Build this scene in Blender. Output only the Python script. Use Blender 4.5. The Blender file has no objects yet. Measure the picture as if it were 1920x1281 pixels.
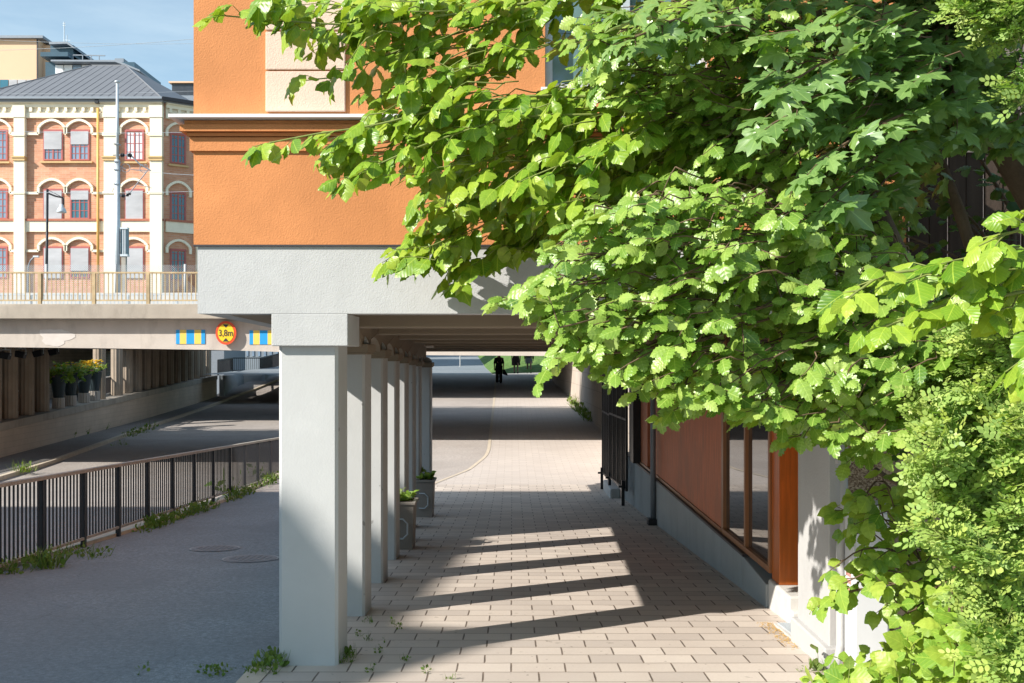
import bpy, math, random
import numpy as np
from mathutils import Vector, Matrix
R = math.radians
rng = np.random.default_rng(7)
random.seed(7)
sc = bpy.context.scene
COL = sc.collection
FPX, CX, HY, CAMZ = 1900.0, 960.0, 667.0, 2.3       # focal length in photo pixels, axis, horizon row, eye height

def P(x, y, Y):
    """a point at distance Y metres that the photo shows at pixel x, y"""
    return Vector(((x - CX) / FPX * Y, Y, CAMZ + (HY - y) / FPX * Y))

def interp(t, tab):
    return float(np.interp(t, [a for a, b in tab], [b for a, b in tab]))

PED = [(-30, 1.9), (0, 1.95), (7.27, 2.231), (9.58, 2.36), (11, 2.44), (17, 2.80), (21, 3.0), (24, 3.06), (27, 3.05), (33, 2.80), (43, 2.38), (50, 2.08), (57, 1.53), (61, 1.16), (80, .95), (110, .25), (140, -.6)]
ROAD = [(-30, 2.6), (8, 2.95), (12, 3.1), (20, 3.3), (28, 3.62), (33, 3.62), (43, 3.42), (50, 3.3), (62, 2.95), (72, 2.5), (82, 1.9), (120, .5), (160, -1.0)]
def gz(Y): return CAMZ - interp(Y, PED)
def rz(Y): return CAMZ - interp(Y, ROAD)

# ------------------------------------------------------------------ objects
def tag(o, label=None, cat=None, group=None, kind=None):
    if label: o['label'] = label
    if cat: o['category'] = cat
    if group: o['group'] = group
    if kind: o['kind'] = kind
    return o

def thing(name, loc, label, cat, group=None):
    o = bpy.data.objects.new(name, None); COL.objects.link(o)
    o.location = loc; o.empty_display_size = .2
    return tag(o, label, cat, group)

def wloc(o):
    v = Vector((0, 0, 0))
    while o is not None:
        v += Vector(o.location); o = o.parent
    return v

class MB:
    def __init__(s): s.v = []; s.f = []; s.m = []
    def add(s, vs, fs, m=0):
        b = len(s.v); s.v += [tuple(v) for v in vs]
        for f in fs: s.f.append([b + i for i in f]); s.m.append(m)
        return s
    def box(s, x0, x1, y0, y1, z0, z1, m=0):
        return s.hexa([(x0, y0, z0), (x1, y0, z0), (x1, y1, z0), (x0, y1, z0), (x0, y0, z1), (x1, y0, z1), (x1, y1, z1), (x0, y1, z1)], m)
    def hexa(s, p, m=0):
        return s.add(p, [(0, 3, 2, 1), (4, 5, 6, 7), (0, 1, 5, 4), (1, 2, 6, 5), (2, 3, 7, 6), (3, 0, 4, 7)], m)
    def prism(s, poly, off, m=0):
        n = len(poly); off = Vector(off)
        a = [Vector(p) for p in poly]; b = [p + off for p in a]
        fs = [tuple(range(n))[::-1], tuple(range(n, 2 * n))] + [(i, (i + 1) % n, n + (i + 1) % n, n + i) for i in range(n)]
        return s.add(a + b, fs, m)
    def quad(s, a, b, c, d, m=0): return s.add([a, b, c, d], [(0, 1, 2, 3)], m)
    def tube(s, pts, r, n=6, m=0, cap=True):
        pts = [Vector(p) for p in pts]
        if not hasattr(r, '__len__'): r = [r] * len(pts)
        vs = []; up = None
        for i, p in enumerate(pts):
            d = (pts[min(i + 1, len(pts) - 1)] - pts[max(i - 1, 0)])
            if d.length < 1e-9: d = Vector((0, 0, 1))
            d.normalize()
            if up is None: up = Vector((1, 0, 0)) if abs(d.x) < .8 else Vector((0, 1, 0))
            a = d.cross(up).normalized(); b = d.cross(a).normalized(); up = b.cross(d) if False else up
            for k in range(n):
                t = 2 * math.pi * k / n
                vs.append(p + a * (math.cos(t) * r[i]) + b * (math.sin(t) * r[i]))
        fs = []
        for i in range(len(pts) - 1):
            for k in range(n):
                k2 = (k + 1) % n
                fs.append((i * n + k, i * n + k2, (i + 1) * n + k2, (i + 1) * n + k))
        if cap:
            fs.append(tuple(range(n))[::-1]); fs.append(tuple(range((len(pts) - 1) * n, len(pts) * n)))
        return s.add(vs, fs, m)
    def bar(s, a, b, w, h=None, m=0):
        """a straight rectangular bar from a to b, w wide, h high"""
        a = Vector(a); b = Vector(b); h = h or w
        d = (b - a).normalized()
        up = Vector((0, 0, 1)) if abs(d.z) < .9 else Vector((0, 1, 0))
        x = d.cross(up).normalized() * (w / 2); y = x.normalized().cross(d).normalized() * (h / 2)
        return s.hexa([a - x - y, a + x - y, b + x - y, b - x - y, a - x + y, a + x + y, b + x + y, b - x + y], m)
    def lathe(s, c, prof, n=16, m=0, axis='z'):
        c = Vector(c); vs = []
        for (r, h) in prof:
            for k in range(n):
                t = 2 * math.pi * k / n
                o = Vector((r * math.cos(t), r * math.sin(t), h))
                if axis == 'y': o = Vector((o.x, -o.z, o.y))
                vs.append(c + o)
        fs = [(i * n + k, i * n + (k + 1) % n, (i + 1) * n + (k + 1) % n, (i + 1) * n + k) for i in range(len(prof) - 1) for k in range(n)]
        fs.append(tuple(range(n))[::-1]); fs.append(tuple(range((len(prof) - 1) * n, len(prof) * n)))
        return s.add(vs, fs, m)
    def build(s, name, mats, parent=None, smooth=False, bevel=0, seg=2):
        if not isinstance(mats, (list, tuple)): mats = [mats]
        w = wloc(parent)
        me = bpy.data.meshes.new(name)
        me.from_pydata([(a[0] - w.x, a[1] - w.y, a[2] - w.z) for a in s.v], [], s.f)
        for mt in mats: me.materials.append(mt)
        me.polygons.foreach_set('material_index', s.m)
        if smooth: me.polygons.foreach_set('use_smooth', [True] * len(s.f))
        me.update()
        o = bpy.data.objects.new(name, me); COL.objects.link(o)
        if parent is not None: o.parent = parent
        if bevel:
            b = o.modifiers.new('edge', 'BEVEL'); b.width = bevel; b.segments = seg; b.limit_method = 'ANGLE'; b.angle_limit = R(40)
        return o

def copy_tree(o, parent=None):
    c = o.copy(); COL.objects.link(c); c.parent = parent
    for ch in list(o.children): copy_tree(ch, c)
    return c

# ------------------------------------------------------------------ materials
def newmat(name):
    m = bpy.data.materials.new(name); m.use_nodes = True
    nt = m.node_tree; b = nt.nodes['Principled BSDF']
    return m, nt, b
def N(nt, t, **kw):
    n = nt.nodes.new(t)
    for k, v in kw.items(): setattr(n, k, v)
    return n
def L(nt, a, b): nt.links.new(a, b)
def sock(n, name): return n.inputs[name]
def coords(nt, scale=(1, 1, 1), space='Object'):
    tc = N(nt, 'ShaderNodeTexCoord'); mp = N(nt, 'ShaderNodeMapping'); mp.inputs['Scale'].default_value = scale
    L(nt, tc.outputs[space], mp.inputs['Vector']); return mp.outputs['Vector']
def noise(nt, vec, scale, detail=4, rough=.55):
    n = N(nt, 'ShaderNodeTexNoise'); n.inputs['Scale'].default_value = scale; n.inputs['Detail'].default_value = detail; n.inputs['Roughness'].default_value = rough
    L(nt, vec, n.inputs['Vector']); return n.outputs['Fac']
def ramp(nt, fac, stops):
    r = N(nt, 'ShaderNodeValToRGB'); e = r.color_ramp.elements
    while len(e) < len(stops): e.new(.5)
    for i, (p, c) in enumerate(stops):
        e[i].position = p; e[i].color = tuple(c) + ((1,) if len(c) == 3 else ())
    L(nt, fac, r.inputs['Fac']); return r.outputs['Color']
def mix(nt, fac, a, b, mode='MIX'):
    m = N(nt, 'ShaderNodeMix', data_type='RGBA', blend_type=mode)
    for s, v in ((m.inputs[0], fac), (m.inputs[6], a), (m.inputs[7], b)):
        if hasattr(v, 'is_linked') or hasattr(v, 'links'): L(nt, v, s)
        elif isinstance(v, (int, float)): s.default_value = v
        else: s.default_value = tuple(v) + ((1,) if len(v) == 3 else ())
    return m.outputs[2]
def math_(nt, op, a, b=None):
    m = N(nt, 'ShaderNodeMath', operation=op)
    for i, v in enumerate((a, b)):
        if v is None: continue
        if isinstance(v, (int, float)): m.inputs[i].default_value = v
        else: L(nt, v, m.inputs[i])
    return m.outputs[0]
def bump(nt, b, h, strength, dist):
    n = N(nt, 'ShaderNodeBump'); n.inputs['Strength'].default_value = strength; n.inputs['Distance'].default_value = dist
    L(nt, h, n.inputs['Height']); L(nt, n.outputs['Normal'], b.inputs['Normal']); return n
def sc3(c, k): return tuple(min(1, x * k) for x in c)

def simple(name, c, rough=.7, var=.12, scale=3.0, fine=0, fdist=.003, metal=0, stretch=(1, 1, 1), spec=.4, stain=0):
    """painted / mineral surface: base colour with soft large mottling and a fine grain"""
    m, nt, b = newmat(name)
    v = coords(nt, stretch)
    f = noise(nt, v, scale, 6, .6)
    col = ramp(nt, f, [(.25, sc3(c, 1 - var)), (.75, sc3(c, 1 + var))])
    if stain:
        f2 = noise(nt, coords(nt, (1, 1, .35)), 1.7, 8, .65)
        col = mix(nt, ramp(nt, f2, [(.52, (0, 0, 0)), (.72, (stain,) * 3)]), col, sc3(c, .55))
    L(nt, col, b.inputs['Base Color'])
    b.inputs['Roughness'].default_value = rough; b.inputs['Metallic'].default_value = metal; b.inputs['Specular IOR Level'].default_value = spec
    if fine:
        h = noise(nt, coords(nt), fine, 3, .6); bump(nt, b, h, .8, fdist)
    return m

M = {}
def plaster(name, c, fine=38, dist=.012, var=.07):
    m, nt, b = newmat(name); v = coords(nt)
    big = noise(nt, v, 1.3, 5, .6); mid = noise(nt, v, 9, 4, .6); gr = noise(nt, v, fine, 3, .65)
    col = ramp(nt, big, [(.3, sc3(c, 1 - var)), (.7, sc3(c, 1 + var))])
    col = mix(nt, ramp(nt, mid, [(.35, (.25,) * 3), (.65, (0,) * 3)]), col, sc3(c, .82))
    st = noise(nt, coords(nt, (5, 5, .5)), 1.0, 6, .6)
    col = mix(nt, ramp(nt, st, [(.55, (0,) * 3), (.8, (.4,) * 3)]), col, sc3(c, .75))
    pit = noise(nt, v, 75, 2, .5)
    col = mix(nt, ramp(nt, pit, [(.70, (0,) * 3), (.76, (.7,) * 3)]), col, sc3(c, .5))
    L(nt, col, b.inputs['Base Color']); b.inputs['Roughness'].default_value = .9; b.inputs['Specular IOR Level'].default_value = .2
    vo = N(nt, 'ShaderNodeTexVoronoi'); vo.inputs['Scale'].default_value = fine * 1.6; L(nt, v, vo.inputs['Vector'])
    hh = math_(nt, 'ADD', math_(nt, 'MULTIPLY', vo.outputs['Distance'], .6), gr)
    bump(nt, b, hh, .9, dist)
    return m
M['orange'] = plaster('orange_plaster', (.64, .265, .105), 60, .0024, .13)
M['beige'] = plaster('beige_plaster', (.76, .57, .45), 60, .0024)
M['grey'] = plaster('grey_plaster', (.53, .535, .535), 60, .0018, .05)
M['smoothgrey'] = simple('painted_concrete', (.53, .535, .53), .75, .05, 2.2, 60, .0015, stain=.25)
M['white'] = simple('white_render', (.46, .455, .45), .85, .05, 3, 50, .003, stain=.3)
M['flash'] = simple('white_metal_flashing', (.82, .80, .80), .5, .03, 2)
def pits(m):
    nt = m.node_tree; b = nt.nodes['Principled BSDF']; old = b.inputs['Base Color'].links[0].from_socket; v = coords(nt)
    p = noise(nt, v, 11, 2, .4); a = noise(nt, coords(nt, (3, 3, .6)), 1.4, 7, .7); s_ = noise(nt, v, 2.6, 8, .7)
    col = mix(nt, ramp(nt, p, [(.745, (0,) * 3), (.77, (.6,) * 3)]), old, (.20, .19, .18))
    col = mix(nt, ramp(nt, a, [(.58, (0,) * 3), (.75, (.22,) * 3)]), col, (.36, .345, .32))
    col = mix(nt, ramp(nt, s_, [(.60, (0,) * 3), (.63, (.12,) * 3)]), col, (.66, .66, .65))
    L(nt, col, b.inputs['Base Color'])
pits(M['smoothgrey'])
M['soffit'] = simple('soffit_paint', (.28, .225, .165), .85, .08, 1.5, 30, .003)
M['concrete'] = simple('bridge_concrete', (.57, .51, .455), .9, .1, 1.2, 25, .004, stain=.5)
M['concrete_dark'] = simple('weathered_concrete', (.42, .37, .31), .9, .15, 1.6, 25, .005, stain=.6)
M['fluted'] = simple('fluted_concrete', (.36, .29, .225), .9, .12, 2, 20, .004, stain=.4)
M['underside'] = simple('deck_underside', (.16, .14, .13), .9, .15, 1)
M['black'] = simple('black_painted_steel', (.018, .019, .024), .45, .2, 8)
M['railtop'] = simple('weathered_rail_cap', (.36, .33, .285), .8, .2, 6, 60, .002, stain=.5)
M['rust'] = simple('rusty_yellow_rail', (.50, .38, .22), .7, .2, 6, stain=.5)
M['galv'] = simple('galvanised_steel', (.55, .60, .64), .45, .1, 5, metal=.3)
M['greysteel'] = simple('grey_steel', (.22, .25, .29), .5, .1, 5, metal=.2)
M['cream'] = simple('cream_stucco', (.90, .81, .64), .8, .05, 1.5, stain=.15)
M['redframe'] = simple('red_window_paint', (.42, .12, .11), .5, .1, 3)
M['blind'] = simple('pale_blind', (.46, .46, .48), .8, .22, .5, stretch=(1, 1, 2.5))
M['paleblind'] = simple('white_pane', (.78, .80, .84), .3, .06, .8)
M['sill'] = simple('ochre_sill', (.62, .42, .20), .7, .1, 2)
M['redsill'] = simple('red_string_course', (.45, .16, .10), .8, .1, 2)
M['seam'] = simple('roof_seam', (.09, .095, .11), .5, .05, 2)
M['ochrepipe'] = simple('ochre_downpipe', (.70, .42, .13), .5, .05, 2)
M['peach'] = simple('peach_render', (.74, .50, .33), .9, .04, .3)
M['tealmetal'] = simple('dark_teal_metal', (.05, .10, .14), .35, .15, 1)
M['blue'] = simple('blue_paint', (.02, .33, .72), .6, .05, 3)
M['yellow'] = simple('yellow_paint', (.86, .60, .12), .6, .05, 3)
M['signred'] = simple('sign_red', (.72, .09, .03), .45, .05, 3)
M['signyellow'] = simple('sign_yellow', (.88, .58, .03), .45, .05, 3)
M['signdark'] = simple('sign_dark', (.05, .045, .05), .5, .05, 3)
M['tub'] = simple('dark_slate_tub', (.035, .055, .065), .5, .2, 3)
M['planter'] = simple('taupe_planter', (.30, .27, .24), .6, .1, 3)
M['cabinet'] = simple('cabinet_paint', (.60, .61, .62), .45, .04, 2, stain=.2)
M['pink'] = simple('faded_red_paint', (.55, .24, .20), .7, .15, 5, stain=.3)
M['stone'] = simple('pale_kerb_stone', (.56, .48, .38), .9, .15, 6, 40, .004)
M['stepstone'] = simple('step_concrete', (.58, .56, .53), .85, .1, 4, 40, .003, stain=.3)
M['plinth'] = simple('grey_plinth', (.36, .38, .39), .8, .08, 2, 40, .002, stain=.4)
M['soil'] = simple('soil', (.05, .035, .025), .95, .3, 20)
M['bark'] = simple('bark', (.10, .075, .05), .95, .35, 14, 30, .012, stretch=(1, 1, .3))
M['twig'] = simple('twig_bark', (.13, .085, .05), .8, .3, 20)
M['greentwig'] = simple('green_stem', (.20, .24, .06), .7, .2, 20)
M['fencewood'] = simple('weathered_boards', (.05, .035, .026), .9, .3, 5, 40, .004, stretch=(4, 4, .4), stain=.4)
M['palewood'] = simple('pale_boards', (.34, .27, .19), .9, .2, 5, 40, .004, stretch=(4, 4, .4), stain=.4)
M['skin'] = simple('skin', (.45, .27, .19), .6, .05, 5)
M['darkcloth'] = simple('black_cloth', (.012, .012, .018), .9, .2, 12)
M['browncloth'] = simple('dark_brown_cloth', (.05, .032, .03), .9, .2, 12)
M['greycloth'] = simple('grey_cloth', (.20, .20, .22), .9, .2, 12)
M['hair'] = simple('dark_hair', (.02, .014, .01), .6, .2, 20)
M['flower_y'] = simple('yellow_petals', (.85, .52, .02), .7, .2, 30)
M['flower_p'] = simple('pink_petals', (.70, .32, .40), .7, .2, 30)
M['track'] = simple('ballast', (.30, .27, .24), .95, .2, 8)

def wood(name, c, ribs=0, axis='Y', rough=.55):
    m, nt, b = newmat(name)
    v = coords(nt, (14, 14, .8)); f = noise(nt, v, 2.5, 6, .65)
    col = ramp(nt, f, [(.25, sc3(c, .65)), (.55, c), (.8, sc3(c, 1.25))])
    w = noise(nt, coords(nt, (.6, .6, .35)), 2.2, 7, .6)
    col = mix(nt, ramp(nt, w, [(.52, (0,) * 3), (.66, (.5,) * 3)]), col, sc3((c[0], c[1] * 1.3, c[2] * 1.6), .55))
    L(nt, col, b.inputs['Base Color']); b.inputs['Roughness'].default_value = rough
    if ribs:
        wv = N(nt, 'ShaderNodeTexWave', wave_type='BANDS', bands_direction=axis); wv.inputs['Scale'].default_value = ribs / 6.2832 * 1.0
        L(nt, coords(nt), wv.inputs['Vector']); bump(nt, b, wv.outputs['Fac'], .8, .012)
    else:
        bump(nt, b, f, .3, .003)
    return m
M['cladding'] = wood('ribbed_red_cladding', (.66, .20, .09), 48.0)
M['woodpost'] = wood('varnished_wood_post', (.60, .13, .012), 0, rough=.35)
M['woodframe'] = wood('wood_window_frame', (.34, .13, .045), 0, rough=.4)

def glass(name, c=(.03, .04, .05), rough=.03, spec=.8):
    m, nt, b = newmat(name); L(nt, ramp(nt, noise(nt, coords(nt), .6, 2), [(.3, sc3(c, .8)), (.7, sc3(c, 1.2))]), b.inputs['Base Color'])
    b.inputs['Roughness'].default_value = rough; b.inputs['Specular IOR Level'].default_value = spec; b.inputs['IOR'].default_value = 1.6
    return m
M['glass'] = glass('shop_glass', (.02, .022, .024), .02, 1.0); M['glass'].node_tree.nodes['Principled BSDF'].inputs['IOR'].default_value = 2.5
M['bluepane'] = glass('blue_pane', (.22, .30, .40), .12)
M['tealpane'] = glass('teal_pane', (.03, .13, .18), .1)
M['greenglass'] = glass('green_glass', (.16, .26, .27), .08)

def paving(name):
    m, nt, b = newmat(name); v = coords(nt)
    br = N(nt, 'ShaderNodeTexBrick'); br.offset = .5
    for k, val in (('Scale', 1), ('Mortar Size', .0062), ('Mortar Smooth', .3), ('Brick Width', .385), ('Row Height', .245), ('Bias', 0)): br.inputs[k].default_value = val
    br.inputs['Color1'].default_value = (.53, .46, .405, 1); br.inputs['Color2'].default_value = (.68, .59, .51, 1); br.inputs['Mortar'].default_value = (.16, .125, .095, 1)
    wob = N(nt, 'ShaderNodeTexNoise'); wob.inputs['Scale'].default_value = 3; L(nt, v, wob.inputs['Vector'])
    va = N(nt, 'ShaderNodeVectorMath', operation='SCALE'); va.inputs['Scale'].default_value = .012; L(nt, wob.outputs['Color'], va.inputs[0])
    vb = N(nt, 'ShaderNodeVectorMath', operation='ADD'); L(nt, v, vb.inputs[0]); L(nt, va.outputs[0], vb.inputs[1]); L(nt, vb.outputs[0], br.inputs['Vector'])
    g = noise(nt, v, 60, 4, .7); big = noise(nt, v, .9, 5, .6)
    col = mix(nt, ramp(nt, g, [(.35, (.14,) * 3), (.65, (0,) * 3)]), br.outputs['Color'], (.36, .30, .25))
    col = mix(nt, ramp(nt, big, [(.45, (0,) * 3), (.75, (.35,) * 3)]), col, (.44, .37, .32))
    sp = noise(nt, v, 14, 2, .5)
    col = mix(nt, ramp(nt, sp, [(.70, (0,) * 3), (.74, (.55,) * 3)]), col, (.22, .18, .14))
    # odd newer slabs
    wn = N(nt, 'ShaderNodeTexBrick'); wn.offset = .5
    for k, val in (('Scale', 1), ('Mortar Size', 0.0), ('Brick Width', .385), ('Row Height', .245), ('Bias', -.75)): wn.inputs[k].default_value = val
    wn.inputs['Color1'].default_value = (0, 0, 0, 1); wn.inputs['Color2'].default_value = (.5, .5, .5, 1); L(nt, vb.outputs[0], wn.inputs['Vector'])
    col = mix(nt, wn.outputs['Color'], col, (.74, .68, .62))
    sp3 = N(nt, 'ShaderNodeSeparateXYZ'); L(nt, vb.outputs[0], sp3.inputs[0])
    row = math_(nt, 'FLOOR', math_(nt, 'DIVIDE', sp3.outputs['Y'], .245))
    off = math_(nt, 'MULTIPLY', math_(nt, 'SUBTRACT', 1.0, math_(nt, 'ABSOLUTE', math_(nt, 'MODULO', row, 2.0))), .5)
    fr = math_(nt, 'FRACT', math_(nt, 'ADD', math_(nt, 'DIVIDE', sp3.outputs['X'], .385), math_(nt, 'ADD', off, .016)))
    fy = math_(nt, 'FRACT', math_(nt, 'DIVIDE', sp3.outputs['Y'], .245))
    inrow = math_(nt, 'LESS_THAN', math_(nt, 'ABSOLUTE', math_(nt, 'SUBTRACT', fy, .5)), .34)
    vj = math_(nt, 'MULTIPLY', math_(nt, 'MULTIPLY', math_(nt, 'LESS_THAN', fr, .036), inrow), ramp(nt, noise(nt, v, 7, 2), [(.3, (.2,) * 3), (.65, (.75,) * 3)]))
    col = mix(nt, math_(nt, 'MULTIPLY', br.outputs['Fac'], ramp(nt, noise(nt, v, 2.2, 3), [(.35, (.45,) * 3), (.6, (1,) * 3)])), col, (.24, .185, .145))
    L(nt, mix(nt, vj, col, (.075, .058, .045)), b.inputs['Base Color'])
    b.inputs['Roughness'].default_value = .62; b.inputs['Specular IOR Level'].default_value = .5
    h = math_(nt, 'SUBTRACT', math_(nt, 'MULTIPLY', g, .25), br.outputs['Fac'])
    bump(nt, b, h, .7, .006)
    return m
M['paving'] = paving('slab_paving')

def asphalt(name, c, crack=True):
    m, nt, b = newmat(name); v = coords(nt)
    g = noise(nt, v, 110, 3, .7); big = noise(nt, v, .7, 6, .62); pat = noise(nt, v, .33, 2, .4)
    g2 = noise(nt, v, 24, 2, .85)
    col = ramp(nt, math_(nt, 'ADD', math_(nt, 'MULTIPLY', g, .5), math_(nt, 'MULTIPLY', g2, .5)), [(.32, sc3(c, .55)), (.5, c), (.66, sc3(c, 1.6))])
    col = mix(nt, ramp(nt, big, [(.4, (0,) * 3), (.7, (.5,) * 3)]), col, sc3((c[0], c[1] * .96, c[2] * .92), .78))
    col = mix(nt, ramp(nt, pat, [(.55, (0,) * 3), (.57, (.35,) * 3)]), col, sc3(c, .8))
    if crack:
        vo = N(nt, 'ShaderNodeTexVoronoi', feature='DISTANCE_TO_EDGE'); vo.inputs['Scale'].default_value = .55
        wb = N(nt, 'ShaderNodeTexNoise'); wb.inputs['Scale'].default_value = 2.2; wb.inputs['Detail'].default_value = 5; L(nt, v, wb.inputs['Vector'])
        va = N(nt, 'ShaderNodeVectorMath', operation='SCALE'); va.inputs['Scale'].default_value = .7; L(nt, wb.outputs['Color'], va.inputs[0])
        vb = N(nt, 'ShaderNodeVectorMath', operation='ADD'); L(nt, v, vb.inputs[0]); L(nt, va.outputs[0], vb.inputs[1]); L(nt, vb.outputs[0], vo.inputs['Vector'])
        col = mix(nt, ramp(nt, vo.outputs['Distance'], [(0, (.3,) * 3), (.006, (0,) * 3)]), col, sc3(c, .35))
    L(nt, col, b.inputs['Base Color']); b.inputs['Roughness'].default_value = .88; b.inputs['Specular IOR Level'].default_value = .35
    bump(nt, b, g, .6, .006)
    return m
def farpaving():
    m, nt, b = newmat('fine_block_paving'); v = coords(nt)
    br = N(nt, 'ShaderNodeTexBrick'); br.offset = .5
    for k, val in (('Scale', 1), ('Mortar Size', .006), ('Mortar Smooth', .4), ('Brick Width', .40), ('Row Height', .20), ('Bias', 0)): br.inputs[k].default_value = val
    br.inputs['Color1'].default_value = (.53, .47, .43, 1); br.inputs['Color2'].default_value = (.58, .515, .465, 1); br.inputs['Mortar'].default_value = (.36, .30, .25, 1); L(nt, v, br.inputs['Vector'])
    col = mix(nt, ramp(nt, noise(nt, v, .9, 6, .6), [(.4, (0,) * 3), (.7, (.4,) * 3)]), br.outputs['Color'], (.48, .42, .37))
    L(nt, col, b.inputs['Base Color']); b.inputs['Roughness'].default_value = .75; b.inputs['Specular IOR Level'].default_value = .4; bump(nt, b, br.outputs['Fac'], .4, -.003); return m
M['farpaving'] = farpaving()
M['asphalt'] = asphalt('shade_blue_asphalt', (.222, .248, .268))  # footway asphalt with the bluish tone of shade put into its colour
M['road'] = asphalt('road_asphalt', (.36, .325, .30))
M['sidewalk'] = asphalt('sidewalk_asphalt', (.27, .25, .235))
M['path'] = asphalt('sunlit_asphalt', (.42, .375, .345), False)  # paler copy of the footway asphalt, for its sunlit far part

def brickmat(name, c1, c2, mort, bw=.26, rh=.08, ms=.012):
    m, nt, b = newmat(name)
    tc = N(nt, 'ShaderNodeTexCoord'); sp = N(nt, 'ShaderNodeSeparateXYZ'); cb = N(nt, 'ShaderNodeCombineXYZ'); L(nt, tc.outputs['Object'], sp.inputs[0])
    L(nt, math_(nt, 'ADD', sp.outputs['X'], sp.outputs['Y']), cb.inputs['X']); L(nt, sp.outputs['Z'], cb.inputs['Y'])
    br = N(nt, 'ShaderNodeTexBrick')
    for k, val in (('Scale', 1), ('Mortar Size', ms), ('Brick Width', bw), ('Row Height', rh)): br.inputs[k].default_value = val
    br.inputs['Color1'].default_value = (*c1, 1); br.inputs['Color2'].default_value = (*c2, 1); br.inputs['Mortar'].default_value = (*mort, 1)
    L(nt, cb.outputs[0], br.inputs['Vector'])
    f = noise(nt, coords(nt), .8, 7, .65)
    col = mix(nt, ramp(nt, f, [(.4, (0,) * 3), (.7, (.5,) * 3)]), br.outputs['Color'], sc3(c1, .7))
    L(nt, col, b.inputs['Base Color']); b.inputs['Roughness'].default_value = .9
    return m
M['brick'] = brickmat('red_brick', (.60, .265, .155), (.72, .38, .235), (.62, .42, .31), .5, .14, .016)
M['tanbrick'] = brickmat('tan_block', (.48, .40, .31), (.53, .44, .35), (.34, .28, .22), .6, .16, .012)
M['wallblock'] = brickmat('pale_block_wall', (.58, .48, .38), (.62, .51, .41), (.44, .36, .28), .9, .2, .006)
M['tilewall'] = brickmat('underpass_wall', (.46, .39, .33), (.51, .43, .36), (.32, .26, .21), 1.2, .6, .012)

def roofmat():
    return simple('grey_metal_roof', (.19, .195, .21), .5, .08, .7, metal=.2, stain=.15)
M['roof'] = roofmat()

def pebble():
    m, nt, b = newmat('pebbledash'); v = coords(nt)
    vo = N(nt, 'ShaderNodeTexVoronoi'); vo.inputs['Scale'].default_value = 95; L(nt, v, vo.inputs['Vector'])
    sp = N(nt, 'ShaderNodeSeparateColor'); L(nt, vo.outputs['Color'], sp.inputs[0])
    L(nt, ramp(nt, sp.outputs[0], [(0, (.16, .10, .06)), (.5, (.33, .24, .16)), (1, (.55, .44, .32))]), b.inputs['Base Color'])
    b.inputs['Roughness'].default_value = .9; bump(nt, b, vo.outputs['Distance'], .8, -.008); return m
M['pebble'] = pebble()
def grassground():
    m, nt, b = newmat('grass_ground'); v = coords(nt)
    L(nt, ramp(nt, noise(nt, v, 2.5, 8, .7), [(.3, (.05, .10, .02)), (.55, (.10, .19, .035)), (.75, (.20, .25, .06))]), b.inputs['Base Color']); b.inputs['Roughness'].default_value = .95
    bump(nt, b, noise(nt, v, 12, 4), 1, .1); return m
M['grass'] = grassground()

def leafmat(name, dark, mid, light, trans, rough=.42, veins=7, spec=.5, tw=.36):
    m, nt, b = newmat(name)
    at = N(nt, 'ShaderNodeAttribute'); at.attribute_name = 'tint'
    col = ramp(nt, at.outputs['Fac'], [(0, dark), (.5, mid), (1, light)])
    uv = N(nt, 'ShaderNodeUVMap'); uv.uv_map = 'UVMap'; sp = N(nt, 'ShaderNodeSeparateXYZ'); L(nt, uv.outputs[0], sp.inputs[0])
    av = math_(nt, 'ABSOLUTE', sp.outputs['Y'])
    ph = math_(nt, 'SUBTRACT', math_(nt, 'MULTIPLY', sp.outputs['X'], veins * 6.2832), math_(nt, 'MULTIPLY', av, veins * 5.2))
    sn = math_(nt, 'SINE', ph)
    vein = math_(nt, 'MAXIMUM', math_(nt, 'MULTIPLY', math_(nt, 'GREATER_THAN', sn, .93), .35), math_(nt, 'MULTIPLY', math_(nt, 'LESS_THAN', av, .016), .7))
    if veins < 0:
        rays = None
        for an in (0, .80, 1.42):
            dd = math_(nt, 'ABSOLUTE', math_(nt, 'SUBTRACT', math_(nt, 'MULTIPLY', sp.outputs['X'], math.sin(an)), math_(nt, 'MULTIPLY', av, math.cos(an))))
            lt_ = math_(nt, 'LESS_THAN', dd, .014)
            rays = lt_ if rays is None else math_(nt, 'MAXIMUM', rays, lt_)
        vein = math_(nt, 'MULTIPLY', rays, .65)
    if veins: col = mix(nt, vein, col, sc3(light, 1.15))
    ge = N(nt, 'ShaderNodeNewGeometry')
    col2 = mix(nt, math_(nt, 'MULTIPLY', ge.outputs['Backfacing'], .35), col, sc3((light[0] * 1.0, light[1] * .95, light[2] * 1.8), .9))
    sm = noise(nt, coords(nt), 25, 3, .6)
    col2 = mix(nt, ramp(nt, sm, [(.35, (.25,) * 3), (.6, (0,) * 3)]), col2, sc3(dark, .9))
    L(nt, col2, b.inputs['Base Color']); b.inputs['Roughness'].default_value = rough; b.inputs['Specular IOR Level'].default_value = spec
    if veins > 0: bump(nt, b, sn, .2, .0012)
    tr = N(nt, 'ShaderNodeBsdfTranslucent'); tc = mix(nt, 1.0, col2, trans, 'MULTIPLY'); L(nt, tc, tr.inputs['Color'])
    mx = N(nt, 'ShaderNodeMixShader'); mx.inputs[0].default_value = tw
    L(nt, b.outputs[0], mx.inputs[1]); L(nt, tr.outputs[0], mx.inputs[2]); L(nt, mx.outputs[0], nt.nodes['Material Output'].inputs['Surface'])
    return m
TR = (1.0, 1.0, .35)
M['elm'] = leafmat('elm_leaf', (.11, .25, .018), (.24, .41, .036), (.45, .57, .07), TR, .36)
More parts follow.
